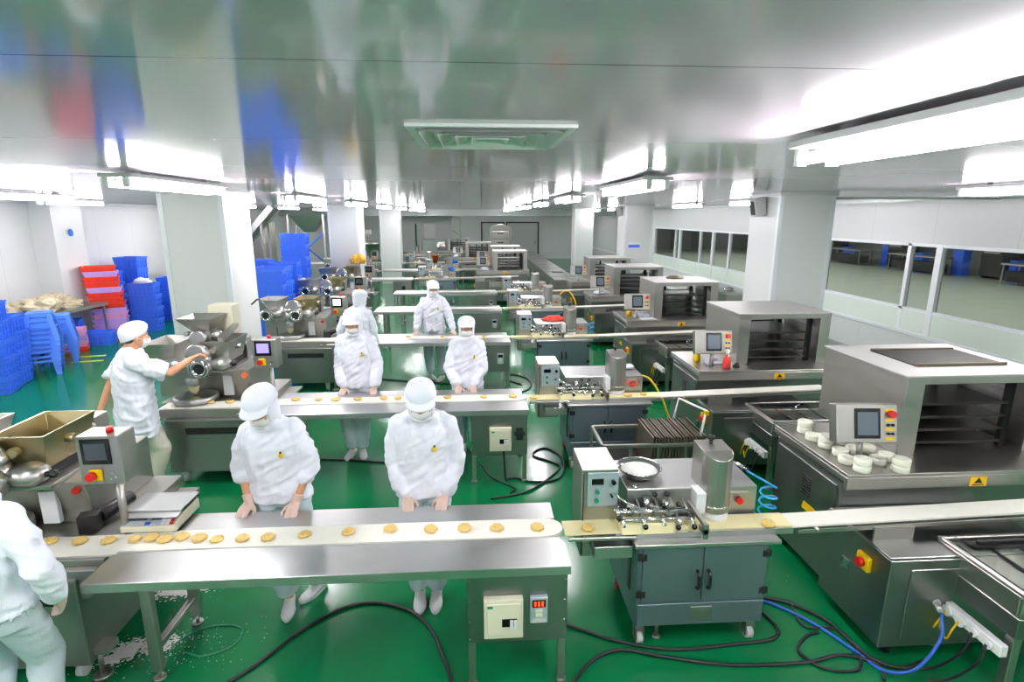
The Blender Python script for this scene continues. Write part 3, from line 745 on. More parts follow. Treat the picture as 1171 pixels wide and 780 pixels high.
# ---- worktable with conveyor (local origin: x as in row 1, y=0 is the belt line)
def make_table(x0=-2.12, legs_left=True):
    t = thing('conveyor_worktable', (-.8, 0, 0), '', 'worktable', 'conveyor worktables'); t.location = (-.8, 0, 0)
    m = MB()
    m.box(x0, .47, .13, .33, .785, .80)                                   # rear plate
    m.prism([(x0, -.37), (.50, -.37), (.50, -.15), (.47, -.085), (x0, -.085)], 'z', .785, .80)   # front plate
    m.box(x0, .50, -.372, -.36, .745, .799).box(x0, .47, .32, .332, .745, .799)
    m.box(x0, x0 + .01, -.36, .33, .745, .785).box(.46, .472, .13, .33, .745, .799)
    m.box(x0, .46, -.085, .13, .755, .772)
    m.build('table_top', 'steel_top', t, .002)
    b = MB(); pts = [(x0, -.075)] + [(.40 + .11 * math.sin(a), .025 - .10 * math.cos(a)) for a in [PI * k / 8 for k in range(9)]] + [(x0, .125)]
    b.prism(pts, 'z', .778, .803); b.build('belt', 'belt_white', t)
    for xx in ([x0 + .19] if legs_left else []):
        for yy in (-.16, .30):
            l = MB(); l.box(xx - .03, xx + .03, yy - .025, yy + .025, .06, .745); l.build('leg', 'steel', t, .004)
            l = MB(); l.cyl((xx, yy, 0), (xx, yy, .012), .035).cyl((xx, yy, .012), (xx, yy, .06), .012); l.build('levelling_foot', 'steel', t)
        MB().box(xx - .02, xx + .02, -.135, .275, .18, .22).build('leg_brace', 'steel', t, .003)
    for xx in (-.06, .46):
        for yy in (-.33, .29):
            l = MB(); l.box(xx - .02, xx + .02, yy - .02, yy + .02, .03, .31).cyl((xx, yy, 0), (xx, yy, .03), .028); l.build('leg', 'steel', t, .003)
    MB().box(-.085, .485, -.355, .315, .31, .742).build('drive_housing', 'steel_low', t, .004)
    for zz in (.34, .45, .58, .71):
        for xx in (-.07, .47): MB().cyl((xx, -.361, zz), (xx, -.354, zz), .005, n=8).build('rivet', 'chrome', t)
    return t
def breaker(t, x=.01, big=True):
    b = MB().box(x, x + .22, -.40, -.355, .37, .62).build('breaker_box', 'cream', t, .006, 2)
    B(x + .015, x + .205, -.408, -.40, .40, .60).build('breaker_lid', 'cream', b, .004)
    B(x + .10, x + .185, -.411, -.407, .455, .505).build('breaker_window', 'black_gloss', b)
    for k in (0, 1): B(x + .145 + .022 * k, x + .163 + .022 * k, -.42, -.41, .445, .50).build('breaker_switch', 'white_paint', b, .002)
    B(x + .02, x + .05, -.411, -.407, .575, .59).build('maker_plate', 'green_btn', b)
def meter(t, x=.27, lit=True):
    b = MB().box(x, x + .10, -.385, -.355, .45, .615).build('speed_meter', 'panel_face', t, .004)
    d = B(x + .012, x + .088, -.388, -.384, .555, .60).build('meter_display', 'black_gloss', b)
    for k in range(3 if lit else 0): B(x + .022 + .021 * k, x + .034 + .021 * k, -.3895, -.388, .562, .593).build('lit_digit', 'led_red', t)
    for k in range(2):
        B(x + .03, x + .07, -.39, -.384, .525 - .028 * k, .543 - .028 * k).build('meter_key', 'cream', b)
    B(x + .012, x + .088, -.387, -.384, .455, .485).build('meter_label', 'grey_paint', b)
def vent_cut(t, x=.28):
    m = MB().box(x, x + .07, -.3565, -.354, .47, .60).box(x - .02, x + .09, -.3566, -.354, .52, .56); m.build('socket_cutout', 'black_gloss', t)
tbl = {}
T0 = make_table(); breaker(T0); meter(T0)
T0.location = (-.8, YR[0], 0); T0['label'] = 'long stainless conveyor worktable in the nearest row'
T1 = make_table(); b1 = breaker(T1, .10); vent_cut(T1, .37)
T1.location = (-.8, YR[1], 0); T1['label'] = 'long stainless conveyor worktable in the second row from the front'
T2 = make_table(); meter(T2, .29, False)
T2.location = (-.8, YR[2], 0); T2['label'] = 'stainless conveyor worktable in the third row, under the worker with spread hands'
for r in (3, 4):
    copy_thing(T2, (-.8, YR[r], 0), 'empty stainless conveyor worktable in the %s row from the front' % ROW[r])
T5 = make_table(-.85, False); vent_cut(T5, .2)
T5.location = (-.8 + SH[5], YR[5], 0); T5['label'] = 'short stainless conveyor worktable in the sixth row from the front'
for r in (6, 7, 8): copy_thing(T5, (-.8 + SH[r], YR[r], 0), 'short stainless conveyor worktable in the %s row from the front' % ROW[r])

# ---- embossing machine on its cabinet
def hinge(m, x, y, z):
    m.box(x - .028, x + .028, y - .012, y, z - .022, z + .022)
    m.cyl((x, y - .014, z - .024), (x, y - .014, z + .024), .006, n=8)
def make_stamper(doors=True):
    t = thing('embossing_machine', (1.37, .2, 0), '', 'machine', 'embossing machines')
    MB().box(.96, 1.79, -.11, .55, .16, .735).build('cabinet', 'steel_blue', t, .004)
    m = MB().box(.93, 1.84, -.15, .60, .735, .76); m.build('counter', 'steel_top', t, .003)
    m = MB().box(.955, .962, .02, .07, .33, .66); m.build('side_latch', 'dark', t)
    if doors:
        for sx, (a, b) in enumerate(((.99, 1.365), (1.375, 1.765))):
            d = MB().box(a, b, -.125, -.11, .34, .72).build('door', 'steel_blue', t, .003)
            hx = 1.335 if sx == 0 else 1.405
            MB().tube(spline([(hx, -.125, .44), (hx, -.155, .455), (hx, -.16, .5), (hx, -.155, .545), (hx, -.125, .56)], 4), .010).build('door_handle', 'black_gloss', d)
            xx = .985 if sx == 0 else 1.77
            for zz in (.40, .66):
                h = MB(); hinge(h, xx, -.115, zz); h.build('hinge', 'dark', d)
        MB().box(.97, 1.78, -.122, -.11, .17, .325).build('lower_panel', 'steel_blue', t, .003)
        MB().box(1.31, 1.45, -.127, -.12, .205, .30).build('name_plate', 'steel', t, .002)
    for xx in (1.01, 1.74):
        for yy in (-.05, .48):
            c = MB(); c.box(xx - .025, xx + .025, yy - .02, yy + .02, .09, .16).box(xx - .03, xx - .024, yy - .03, yy + .03, .03, .12).box(xx + .024, xx + .03, yy - .03, yy + .03, .03, .12)
            c = c.build('caster', 'steel', t)
            MB().cyl((xx - .02, yy, .045), (xx + .02, yy, .045), .045, n=16).build('caster_wheel', 'red' if yy > 0 else 'grey_paint', c)
    m = MB(); m.cyl((1.14, -.02, 0), (1.14, -.02, .16), .012).cyl((1.14, -.02, 0), (1.14, -.02, .015), .025); m.build('levelling_foot', 'steel', t)
    # rear motor box
    MB().box(.94, 1.80, .12, .56, .76, .99).build('motor_box', 'steel_top', t, .005)
    m = MB().cyl((1.68, .121, .895), (1.68, .09, .895), .022); m.build('stop_button', 'red', t)
    MB().box(1.62, 1.74, .115, .121, .945, .955).build('caption_strip', 'grey_paint', t)
    m = MB().box(1.56, 1.575, .10, .121, .86, .96); m.build('indicator', 'red', t)
    # control tower
    tw = MB().box(.64, .87, .09, .43, .54, 1.15).build('control_tower', 'steel', t, .004)
    MB().box(.675, .87, .082, .09, .90, 1.13).build('tower_panel', 'panel_face', tw, .002)
    MB().box(.70, .775, .079, .083, 1.05, 1.09).build('tower_display', 'black_gloss', tw)
    for zz in (1.005, .945): MB().cyl((.735, .082, zz), (.735, .062, zz), .013).build('tower_button', 'green_btn', tw)
    MB().cyl((.835, .082, 1.07), (.835, .055, 1.07), .014).build('tower_knob', 'black_gloss', tw); MB().cyl((.825, .082, .98), (.825, .05, .98), .008).build('tower_switch', 'black_gloss', tw)
    m = MB().box(.645, .652, .08, .09, .56, 1.12); m.build('tower_hinge', 'dark', tw)
    m = MB().tube([(.835, .06, 1.0), (.90, .02, .96), (.99, -.01, .925)], .007); m.build('shift_lever', 'chrome', tw)
    # conveyor bridge and its support
    m = MB(); m.prism([(.515, .79), (1.0, .797), (1.0, .807), (.515, .80)], 'y', -.065, .09); m.box(1.0, 1.95, -.065, .09, .797, .807)
    m.build('belt', 'belt_cream', t)
    m = MB(); m.box(.53, .95, -.09, -.07, .765, .785).box(.53, .95, .092, .105, .765, .79).box(.95, 1.95, -.08, -.066, .76, .80).box(.95, 1.95, .092, .105, .76, .80).box(.7, .94, -.06, .2, .62, .70)
    m.build('belt_rail', 'alu', t, .002)
    # roller head: cream guard, rods and ball knobs
    m = MB(); m.prism([(-.085, .79), (.06, .79), (.06, .87), (-.06, .85)], 'x', .86, 1.20); m.build('roller_guard', 'belt_cream', t, .006)
    m = MB()
    for yy, zz in ((-.05, .875), (.0, .90), (.05, .885)): m.cyl((.84, yy, zz), (1.32, yy, zz), .012, n=10)
    for xx in (.87, 1.0, 1.12, 1.22, 1.30): m.cyl((xx, -.10, .86), (xx, .11, .92), .009, n=8)
    for xx in (.95, 1.08, 1.18): m.obox((xx, .02, .90), (.05, .06, .05), (0, 0, R(15)))
    m.cyl((1.05, .06, .86), (1.05, .06, .96), .018).cyl((1.17, .05, .80), (1.17, .05, .94), .02)
    m.build('roller_rods', 'chrome', t)
    for p in ((.845, -.06, .895), (.88, .05, .93), (1.0, -.10, .855), (1.12, .11, .955), (1.2, .11, .955), (1.15, .03, .92), (1.25, .04, .92), (1.2, -.11, .85), (1.3, -.11, .85), (1.3, -.03, .88)): MB().ell(p, .018, 12, 8).build('ball_knob', 'black_gloss', t)
    m = MB(); m.box(1.335, 1.36, -.16, .12, .87, .90).box(1.33, 1.365, -.17, -.15, .80, .90).box(1.33, 1.365, -.17, -.10, .83, .87); m.build('guide_arm', 'steel', t, .003)
    m = MB(); m.box(1.36, 1.42, .02, .14, .86, 1.0); m.build('head_bracket', 'white_paint', t, .004)
    # round-nosed embossing head, slanted top
    pl = [(1.41, .26), (1.41, .10)] + [(1.505 - .095 * math.cos(a), .10 - .095 * math.sin(a)) for a in [PI * k / 10 for k in range(1, 10)]] + [(1.60, .10), (1.60, .26)]
    v = [(x, y, .855) for x, y in pl] + [(x, y, 1.26 - max(0, (.12 - y)) * .35 - (0.06 if x > 1.55 else 0) * 0) for x, y in pl]
    n = len(pl); m = MB(); m.add(v, [(i, (i + 1) % n, n + (i + 1) % n, n + i) for i in range(n)] + [tuple(reversed(range(n))), tuple(range(n, 2 * n))])
    hd = m.build('embossing_head', 'steel', t, .003)
    MB().lathe([(.085, .785), (.092, .80), (.092, .84), (.08, .855)], (1.505, .10, 0)).build('stamp_collar', 'white_paint', hd)
    MB().lathe([(.07, .855), (.075, .86), (.075, .885), (.098, .89), (.098, .90), (.094, .905)], (1.505, .10, 0)).build('clamp_ring', 'chrome', hd)
    m = MB().cyl((1.50, .2, 1.25), (1.50, .2, 1.285), .012).ell((1.50, .2, 1.30), (.026, .026, .02), 12, 8); m.build('head_knob', 'black_gloss', hd)
    return t
def stamp_label(r): return {0: 'stainless embossing machine on a two-door cabinet, flour bowl on top, nearest row', 1: 'stainless embossing machine behind the tray trolley, second row', 2: 'stainless embossing machine with a red hose coil on top, third row'}.get(r, 'stainless embossing machine in the %s row from the front' % ROW[r])
S0 = make_stamper(); S0.location = (1.37, YR[0] + .2, 0); S0['label'] = stamp_label(0)
for r in range(1, 9): copy_thing(S0, (1.37 + SH[r], YR[r] + .2, 0), stamp_label(r))

# ---- tray loader ("oven-like" steel machine with shelves)
def make_loader():
    t = thing('tray_loading_machine', (3.2, .6, 0), '', 'machine', 'tray loading machines')
    m = MB(); m.box(2.5, 4.12, .30, 1.12, .09, .90); m.build('base_cabinet', 'steel_low', t, .004)
    p = MB().box(2.488, 2.5, .33, 1.08, .14, .86).build('side_panel', 'steel_low', t, .003)
    v = MB()
    for k in range(7): v.box(2.480, 2.488, .60, .70, .62 + .022 * k, .632 + .022 * k)
    v.build('vent_slat', 'dark', p)
    MB().prism([(.50, .50), (.68, .50), (.66, .56), (.52, .56)], 'x', 2.484, 2.489).build('warning_sticker', 'sticker', p)
    m = MB(); m.box(2.47, 4.16, .20, 1.14, .975, 1.0).box(2.47, 4.16, .20, .235, .89, .975).box(2.47, 2.5, .235, 1.14, .93, .975).box(4.13, 4.16, .235, 1.14, .93, .975)
    m.build('deck', 'steel', t, .003)
    s = MB().box(3.34, 3.46, .195, .2, .895, .965).build('warning_label', 'sticker', t)
    q = MB(); q.prism([(3.37, .918), (3.43, .918), (3.40, .958)], 'y', .193, .196); q.box(3.36, 3.44, .193, .196, .903, .909); q.build('warning_symbol', 'black', s)
    # lower front gear box with door, switch
    m = MB(); m.box(2.43, 3.55, -.31, .30, .10, .70).box(2.43, 3.55, -.30, .29, .70, .715); m.build('gear_box', 'steel_low', t, .004)
    MB().box(2.56, 3.40, -.318, -.31, .17, .64).build('access_panel', 'steel_low', t, .003)
    h = MB().box(2.418, 2.43, .02, .09, .40, .48); h.build('hinge', 'chrome', t, .003)
    b = MB().box(2.40, 2.43, -.17, -.06, .52, .62).build('main_switch', 'yellow', t, .006)
    MB().cyl((2.40, -.115, .57), (2.37, -.115, .57), .03).build('switch_knob', 'red', b)
    for xx in (2.56, 3.45, 4.0):
        for yy in (-.22, .95): MB().cyl((xx, yy, 0), (xx, yy, .10), .03, n=12).build('machine_foot', 'dark', t)
    # belt
    m = MB(); m.prism([(1.95, .798), (2.2, .803), (3.80, .845), (3.80, .86), (2.2, .815), (1.95, .808)], 'y', -.075, .08); m.build('belt', 'belt_white', t)
    m = MB(); m.prism([(1.97, .772), (2.2, .775), (3.78, .82), (3.78, .835), (2.2, .80), (1.97, .793)], 'y', -.10, -.092); m.prism([(1.97, .772), (2.2, .775), (3.78, .82), (3.78, .835), (2.2, .80), (1.97, .793)], 'y', .072, .08)
    m.box(2.46, 2.72, -.11, -.10, .715, .80).cyl((2.1, -.11, .79), (2.1, .09, .79), .012).cyl((3.8, -.10, .848), (3.8, .08, .848), .012)
    m.build('belt_rail', 'steel', t)
    m = MB(); m.box(3.0, 3.5, -.25, -.12, .715, .73).box(3.05, 3.45, -.22, -.20, .73, .75); m.build('tray_guide', 'dark', t)
    # hood
    m = MB(); m.box(3.02, 3.05, .52, 1.42, 1.0, 1.585).box(4.08, 4.11, .52, 1.42, 1.0, 1.585)
    m.box(3.015, 3.155, .48, .52, 1.0, 1.59).box(3.99, 4.115, .48, .52, 1.0, 1.59).box(3.155, 3.99, .48, .52, 1.535, 1.59)
    m.build('hood', 'steel', t, .004)
    MB().box(3.01, 4.12, .475, 1.43, 1.588, 1.602).build('hood_top', 'hood_top', t, .003)
    for q in ((3.07, 3.19, 1.39, 1.42, 1.0, 1.58), (3.92, 4.05, 1.39, 1.42, 1.0, 1.4)): MB().box(*q).build('rear_post', 'steel_dull', t)
    for q in ((3.92, 3.97, .60, .64, 1.0, 1.53), (3.92, 3.97, 1.26, 1.30, 1.0, 1.53), (3.46, 3.50, 1.33, 1.37, 1.0, 1.53)): MB().box(*q).build('lift_rail', 'dark', t)
    for k in range(5):
        z = 1.05 + .10 * k - (.01 if k == 4 else 0)
        if k == 4: continue
        s = MB(); s.box(3.09, 3.90, .58, 1.32, z, z + .006).box(3.09, 3.90, .575, .585, z - .006, z + .014).box(3.09, 3.90, 1.315, 1.325, z, z + .02).box(3.085, 3.095, .58, 1.32, z, z + .02)
        s.build('shelf', 'tray', t)
    s = MB(); s.prism([(.7, 1.40), (1.35, 1.40), (1.35, 1.52), (.85, 1.52)], 'x', 4.05, 4.075); s.build('lift_plate', 'white_paint', t)
    # operator panel on its post
    po = MB().cyl((2.70, .42, 1.0), (2.70, .46, 1.18), .022, n=12).build('panel_post', 'steel', t)
    def rot(p):
        c, s_ = math.cos(R(-14)), math.sin(R(-14)); y, z = p[1] - .42, p[2] - 1.28
        x = p[0] - 2.69; c2, s2 = math.cos(R(-4)), math.sin(R(-4))
        y, z = y * c - z * s_, y * s_ + z * c
        return (2.69 + x * c2 - y * s2, .42 + x * s2 + y * c, 1.28 + z) if False else (2.69 + x * c2 - y * s2, .42 + x * s2 + y * c2, 1.28 + z)
    def rb(mb):
        mb.v = [rot(v) for v in mb.v]; return mb
    pb = rb(MB().box(2.48, 2.90, .38, .48, 1.15, 1.42)).build('operator_panel', 'steel', t, .006)
    rb(MB().box(2.60, 2.78, .374, .381, 1.18, 1.39)).build('screen_frame', 'black_gloss', pb, .003)
    rb(MB().box(2.62, 2.76, .371, .376, 1.205, 1.365)).build('screen', 'screen_grey', pb)
    rb(MB().cyl((2.85, .38, 1.35), (2.85, .345, 1.35), .025)).build('emergency_button', 'red', pb)
    for k in range(4): rb(MB().box(2.815, 2.875, .377, .381, 1.17 + .065 * k, 1.19 + .065 * k)).build('button_label', 'yellow', pb)
    for k in range(2):
        for xx in (2.83, 2.862): rb(MB().cyl((xx, .38, 1.215 + .06 * k), (xx, .365, 1.215 + .06 * k), .009, n=10)).build('push_button', 'black_gloss', pb)
    return t
def loader_label(r): return {0: 'stainless tray loading machine with white tape rolls on its deck, nearest row', 1: 'stainless tray loading machine with a red spray bottle on its deck, second row', 2: 'stainless tray loading machine with a rag on its roof, third row'}.get(r, 'stainless tray loading machine in the %s row from the front' % ROW[r])
L0 = make_loader(); L0.location = (3.2, YR[0] + .6, 0); L0['label'] = loader_label(0)
for r in range(1, 9): copy_thing(L0, (3.2 + SH[r] + (0 if r else 0), YR[r] + .6, 0), loader_label(r))

# ---- glass lidded tray feeder beside each loader
def make_feeder():
    t = thing('glass_lidded_feeder', (3.3, -.42, 0), '', 'machine', 'glass lidded feeders')
    MB().box(2.86, 3.78, -.70, -.68, .60, .725).box(2.86, 3.78, -.15, -.13, .60, .725).box(2.86, 2.88, -.68, -.15, .60, .725).box(3.76, 3.78, -.68, -.15, .60, .725).build('feeder_rim', 'steel', t, .004)
    MB().box(2.86, 3.78, -.70, -.13, .47, .597).build('feeder_box', 'steel_low', t, .004)
    m = MB(); a = .03
    m.box(2.86, 3.78, -.70, -.70 + a, .725, .745).box(2.86, 3.78, -.13 - a, -.13, .725, .745).box(2.86, 2.86 + a, -.67, -.16, .725, .745).box(3.78 - a, 3.78, -.67, -.16, .725, .745)
    m.build('lid_frame', 'steel', t, .003)
    MB().box(2.89, 3.75, -.67, -.16, .732, .738).build('lid_glass', 'lid_glass', t)
    MB().box(2.87, 3.77, -.69, -.14, .700, .706).build('inner_plate', 'steel', t)
    m = MB().tube(spline([(3.3, -.36, .738), (3.3, -.34, .765), (3.36, -.30, .765), (3.36, -.28, .738)], 4), .006); m.build('lid_handle', 'chrome', t)
    for k in range(5): MB().cyl((2.93 + .18 * k, -.64, .716), (2.93 + .18 * k, -.2, .716), .008, n=8).build('feed_bar', 'dark', t)
    for xx in (2.95, 3.0):
        for zz in (.62, .66): MB().cyl((xx, -.706, zz), (xx, -.70, zz), .011, n=12).build('stud', 'white_paint', t)
    for xx in (2.91, 3.73):
        for yy in (-.65, -.18):
            l = MB().box(xx - .025, xx + .025, yy - .025, yy + .025, .05, .47).cyl((xx, yy, 0), (xx, yy, .015), .04).cyl((xx, yy, .015), (xx, yy, .06), .014); l.build('leg', 'steel', t, .003)
    return t
F0 = make_feeder(); F0.location = (3.3, YR[0] - .42, 0); F0['label'] = 'glass lidded steel feeder box on legs, nearest row'
for r in range(1, 9): copy_thing(F0, (3.3 + SH[r], YR[r] - .42, 0), 'glass lidded steel feeder box on legs, %s row from the front' % ROW[r])

def make_strip():
    t = thing('power_strip', (2.83, -.66, .42), '', 'power strip', 'power strips on the feeders')
    MB().box(2.815, 2.86, -.95 + .27, -.30, .395, .465).build('strip_body', 'white_paint', t, .004)
    for k in range(4):
        p = MB().cyl((2.815, -.62 + .09 * k, .43), (2.79, -.62 + .09 * k, .43), .034 if k > 1 else .026, n=16).build('plug', 'white_paint', t, .003)
    for k in range(2): MB().tube(spline([(2.79, -.44 + .09 * k, .43), (2.76, -.44 + .09 * k, .37), (2.77, -.40 + .09 * k, .28), (2.80, -.30, .33)], 5), .006).build('earth_wire', 'yellow_hose', t)
    for k in range(2): MB().tube(spline([(2.79, -.62 + .09 * k, .43), (2.755, -.62 + .09 * k, .3), (2.70, -.5 + .09 * k, .08), (2.55, -.35 + .06 * k, .012)], 6), .008).build('plug_cord', 'black', t)
    return t
P0 = make_strip(); P0.location = (2.83, YR[0] - .66, .37); P0['label'] = 'white power strip with plugs under the nearest glass lidded feeder'
for r in (1, 2): copy_thing(P0, (2.83, YR[r] - .66, .37), 'white power strip with plugs under the glass lidded feeder of the %s row' % ROW[r])

# ---- forming machine with hoppers and motors
def motor(m_body, m_ring, m_in, x, y, z, L=.30, r=.10):
    m_body.lathe([(r * .9, y + .02), (r, y + .035), (r, y + .10), (r * .8, y + .12), (r * .78, y + L - .04), (r * .6, y + L)], (x, 0, z), 20, 'y')
    m_ring.lathe([(r * .98, y + .03), (r, y), (r * .80, y - .012), (r * .58, y - .008), (r * .56, y + .01)], (x, 0, z), 24, 'y')
    m_in.cyl((x, y + .012, z), (x, y + .002, z), r * .57, n=20)
def make_former(top=True, lit='screen_lilac', hop='bronze', lamp='red'):
    t = thing('filling_forming_machine', (-2.75, .3, 0), '', 'machine', 'pastry forming machines')
    m = MB(); m.box(-3.15, -2.28, -.20, .75, .14, .70); m.build('base_cabinet', 'steel_low', t, .006)
    m = MB().box(-2.95, -2.40, -.205, -.2, .55, .62); m.build('belt_slot', 'black', t)
    for xx in (-3.05, -2.4):
        for yy in (-.1, .65): MB().box(xx - .03, xx + .03, yy - .03, yy + .03, .08, .14).cyl((xx - .02, yy, .045), (xx + .02, yy, .045), .045).build('caster', 'grey_paint', t)
    m = MB().cyl((-2.28, -.12, 0), (-2.28, -.12, .02), .05).cyl((-2.28, -.12, .02), (-2.28, -.12, .2), .014).box(-2.32, -2.2, -.16, -.06, .18, .22); m.build('levelling_foot', 'steel', t)
    m = MB(); m.box(-3.25, -2.15, -.13, -.105, .70, .79).box(-3.25, -2.15, .105, .13, .70, .79).box(-3.2, -2.25, -.1, .1, .70, .76)
    m.build('belt_frame', 'steel', t, .003)
    m = MB(); m.prism([(-3.25, .775), (-2.10, .79), (-2.10, .802), (-3.25, .79)], 'y', -.105, .105); m.build('belt', 'belt_white', t)
    m = MB(); m.prism([(-2.36, .56), (-2.24, .56), (-2.18, .64), (-2.18, .75), (-2.36, .75)], 'y', -.17, -.13); m.cyl((-2.2, -.15, .72), (-2.2, .13, .72), .022).cyl((-2.45, -.15, .72), (-2.45, .13, .72), .022); m.build('gear_cover', 'steel', t, .006)
    # deck and body
    m = MB(); m.box(-3.35, -2.26, .13, .95, .70, .78); m.build('deck', 'steel', t, .005)
    m = MB(); m.prism([(.30, .78), (.92, .78), (.92, 1.12), (.22, 1.10)], 'x', -2.74, -2.45); m.build('panel_body', 'steel', t, .005)
    m = MB().cyl((-2.50, .255, 1.04), (-2.50, .215, 1.04), .022); m.build('stop_lamp', lamp, t)
    MB().box(-2.73, -2.63, .225, .262, .82, 1.04).build('notice_sheet', 'white_paint', t, .003)
    m = MB(); m.box(-3.45, -2.76, .34, .92, .78, 1.10); m.build('pump_body', 'steel_dull', t, .006)
    m = MB(); m.box(-3.52, -2.56, .12, .95, 1.10, 1.13); m.build('pump_deck', 'steel', t, .004)
    # disc, nozzle and elbow
    m = MB().lathe([(.20, .80), (.215, .805), (.215, .855), (.19, .865), (.12, .865), (.11, .87)], (-2.98, .14, 0), 28); m.build('turntable', 'steel_cast', t)
    m = MB().cyl((-2.98, .14, .78), (-2.98, .14, .81), .08); m.build('turntable_base', 'dark', t)
    m = MB().lathe([(.02, .875), (.045, .92), (.05, .96), (.06, .97)], (-2.98, .12, 0)); m.build('nozzle', 'belt_cream', t)
    m = MB().cyl((-2.98, .12, .97), (-2.98, .12, 1.28), .052).lathe([(.06, .97), (.072, .99), (.072, 1.05), (.06, 1.07)], (-2.98, .12, 0))
    m.ring((-2.90, .12, 1.28), .085, .05, 'y', 12, 14, 0, PI).cyl((-2.82, .12, 1.28), (-2.82, .12, 1.16), .05)
    m.lathe([(.062, 1.22), (.07, 1.23), (.07, 1.27), (.06, 1.28)], (-2.98, .12, 0)); m.lathe([(.08, .07), (.085, .08), (.085, .14), (.06, .15)], (-2.90, 0, 1.33), 18, 'y')
    m.build('filling_elbow', 'steel_cast', t)
    for xm, ym, Lm, xe in ((-2.84, -.02, .30, -2.70), (-3.30, .0, .30, -3.18)):
        mb, mr, mi = MB(), MB(), MB(); motor(mb, mr, mi, xm, ym, 1.18, Lm, .095)
        mb.ell((xe, .16, 1.19), (.11, .10, .075), 18, 10)
        pm = mb.build('pump_motor', 'steel_cast', t); mr.build('motor_ring', 'chrome', pm); mi.build('motor_hub', 'dark', pm)
    m = MB().ell((-2.56, .16, 1.19), .028, 12, 8).cyl((-2.61, .15, 1.19), (-2.55, .17, 1.19), .018); m.build('clamp_knob', 'black_gloss', t)
    # hoppers
    m = MB(); m.hopper((-2.88, -2.64, .22, .58), (-2.92, -2.59, .17, .64), 1.19, 1.42); m.cyl((-2.76, .20, 1.33), (-2.76, .14, 1.33), .030).cyl((-2.63, .38, 1.33), (-2.56, .38, 1.33), .028); m.build('filling_hopper', hop, t, .003)
    m = MB(); m.hopper((-3.44, -3.20, .22, .62), (-3.50, -3.14, .17, .68), 1.19, 1.40); m.build('dough_hopper', 'steel', t, .003)
    for q in ((-2.88, -2.64, .22, .60, 1.13, 1.19), (-3.44, -3.20, .22, .62, 1.13, 1.19)): MB().box(*q).build('hopper_seat', 'dark', t)
    m = MB().box(-2.74, -2.62, .66, .80, 1.13, 1.36).cyl((-2.64, .62, 1.30), (-2.64, .66, 1.30), .03); m.build('hinge_block', 'steel', t, .006)
    if top:
        m = MB(); m.hopper((-3.02, -2.84, .30, .48), (-3.13, -2.76, .20, .58), 1.51, 1.66); m.build('top_hopper', 'steel', t, .003)
        m = MB(); m.box(-3.02, -2.84, .30, .48, 1.40, 1.51).box(-2.99, -2.93, .36, .48, 1.13, 1.40).cyl((-3.06, .32, 1.49), (-3.06, .24, 1.49), .025).lathe([(.08, .22), (.09, .23), (.09, .30), (.07, .31)], (-2.94, 0, 1.44), 18, 'y').ell((-2.80, .36, 1.45), (.08, .06, .06), 14, 8); m.build('top_feeder', 'steel_cast', t, .004)
        MB().box(-2.98, -2.72, .60, .82, 1.42, 1.74).box(-2.95, -2.75, .66, .82, 1.13, 1.42).build('control_cabinet', 'cream', t, .008)
        m = MB().prism([(.2, 1.42), (.6, 1.50), (.6, 1.54), (.2, 1.46)], 'x', -2.72, -2.66); m.build('slide_rail', 'steel', t)
    # gear motor and screen box
    m = MB().cyl((-2.42, .27, .84), (-2.36, .50, .85), .045, n=16).obox((-2.44, .21, .835), (.11, .08, .11), (0, 0, R(15))); m.build('gear_motor', 'dark', t, .004)
    m = MB().cyl((-2.18, .14, .70), (-2.18, .14, 1.2), .022, n=12).box(-2.26, -2.1, .08, .2, .70, .715).box(-2.30, -2.12, .1, .9, .68, .70); m.build('screen_post', 'steel', t)
    sb = MB().box(-2.31, -2.07, .03, .19, 1.17, 1.47).build('screen_box', 'steel', t, .006)
    MB().box(-2.285, -2.12, .024, .031, 1.30, 1.455).build('screen_frame', 'black_gloss', sb, .003)
    MB().box(-2.262, -2.143, .021, .026, 1.33, 1.43).build('screen', lit, sb)
    y = MB().box(-2.255, -2.185, .018, .031, 1.20, 1.27).build('switch_plate', 'yellow', sb, .004)
    MB().cyl((-2.235, .018, 1.235), (-2.235, -.012, 1.235), .026).build('switch_knob', 'red', sb)
    for p in ((-2.13, 1.25), (-2.11, 1.22), (-2.14, 1.21)): MB().cyl((p[0], .031, p[1]), (p[0], .022, p[1]), .008, n=10).build('small_button', 'chrome', sb)
    MB().cyl((-2.16, .11, 1.47), (-2.16, .11, 1.50), .02).build('emergency_button', 'red', sb)
    return t
A0 = make_former(False, 'screen_off', 'bronze'); A0.location = (-2.75, YR[0] + .3, 0); A0['label'] = 'pastry forming machine with a tarnished hopper in the nearest row, beside the scale'
A1 = make_former(True, 'screen_lilac', 'steel', 'led_red'); A1.location = (-2.75, YR[1] + .3, 0); A1['label'] = 'pastry forming machine with a cream control cabinet on top, handled by the short-sleeved worker'
A2 = make_former(False, 'screen_white', 'bronze'); A2.location = (-2.75, YR[2] + .3, 0); A2['label'] = 'pastry forming machine with a bright white screen behind the near left column'
for r, dx, lb in ((3, -.25, 'fourth'), (4, -.55, 'fifth'), (5, -1.3, 'sixth'), (6, -1.5, 'seventh')):
    copy_thing(A0, (-2.75 + dx, YR[r] + .3, 0), 'pastry forming machine in the %s row from the front' % lb)
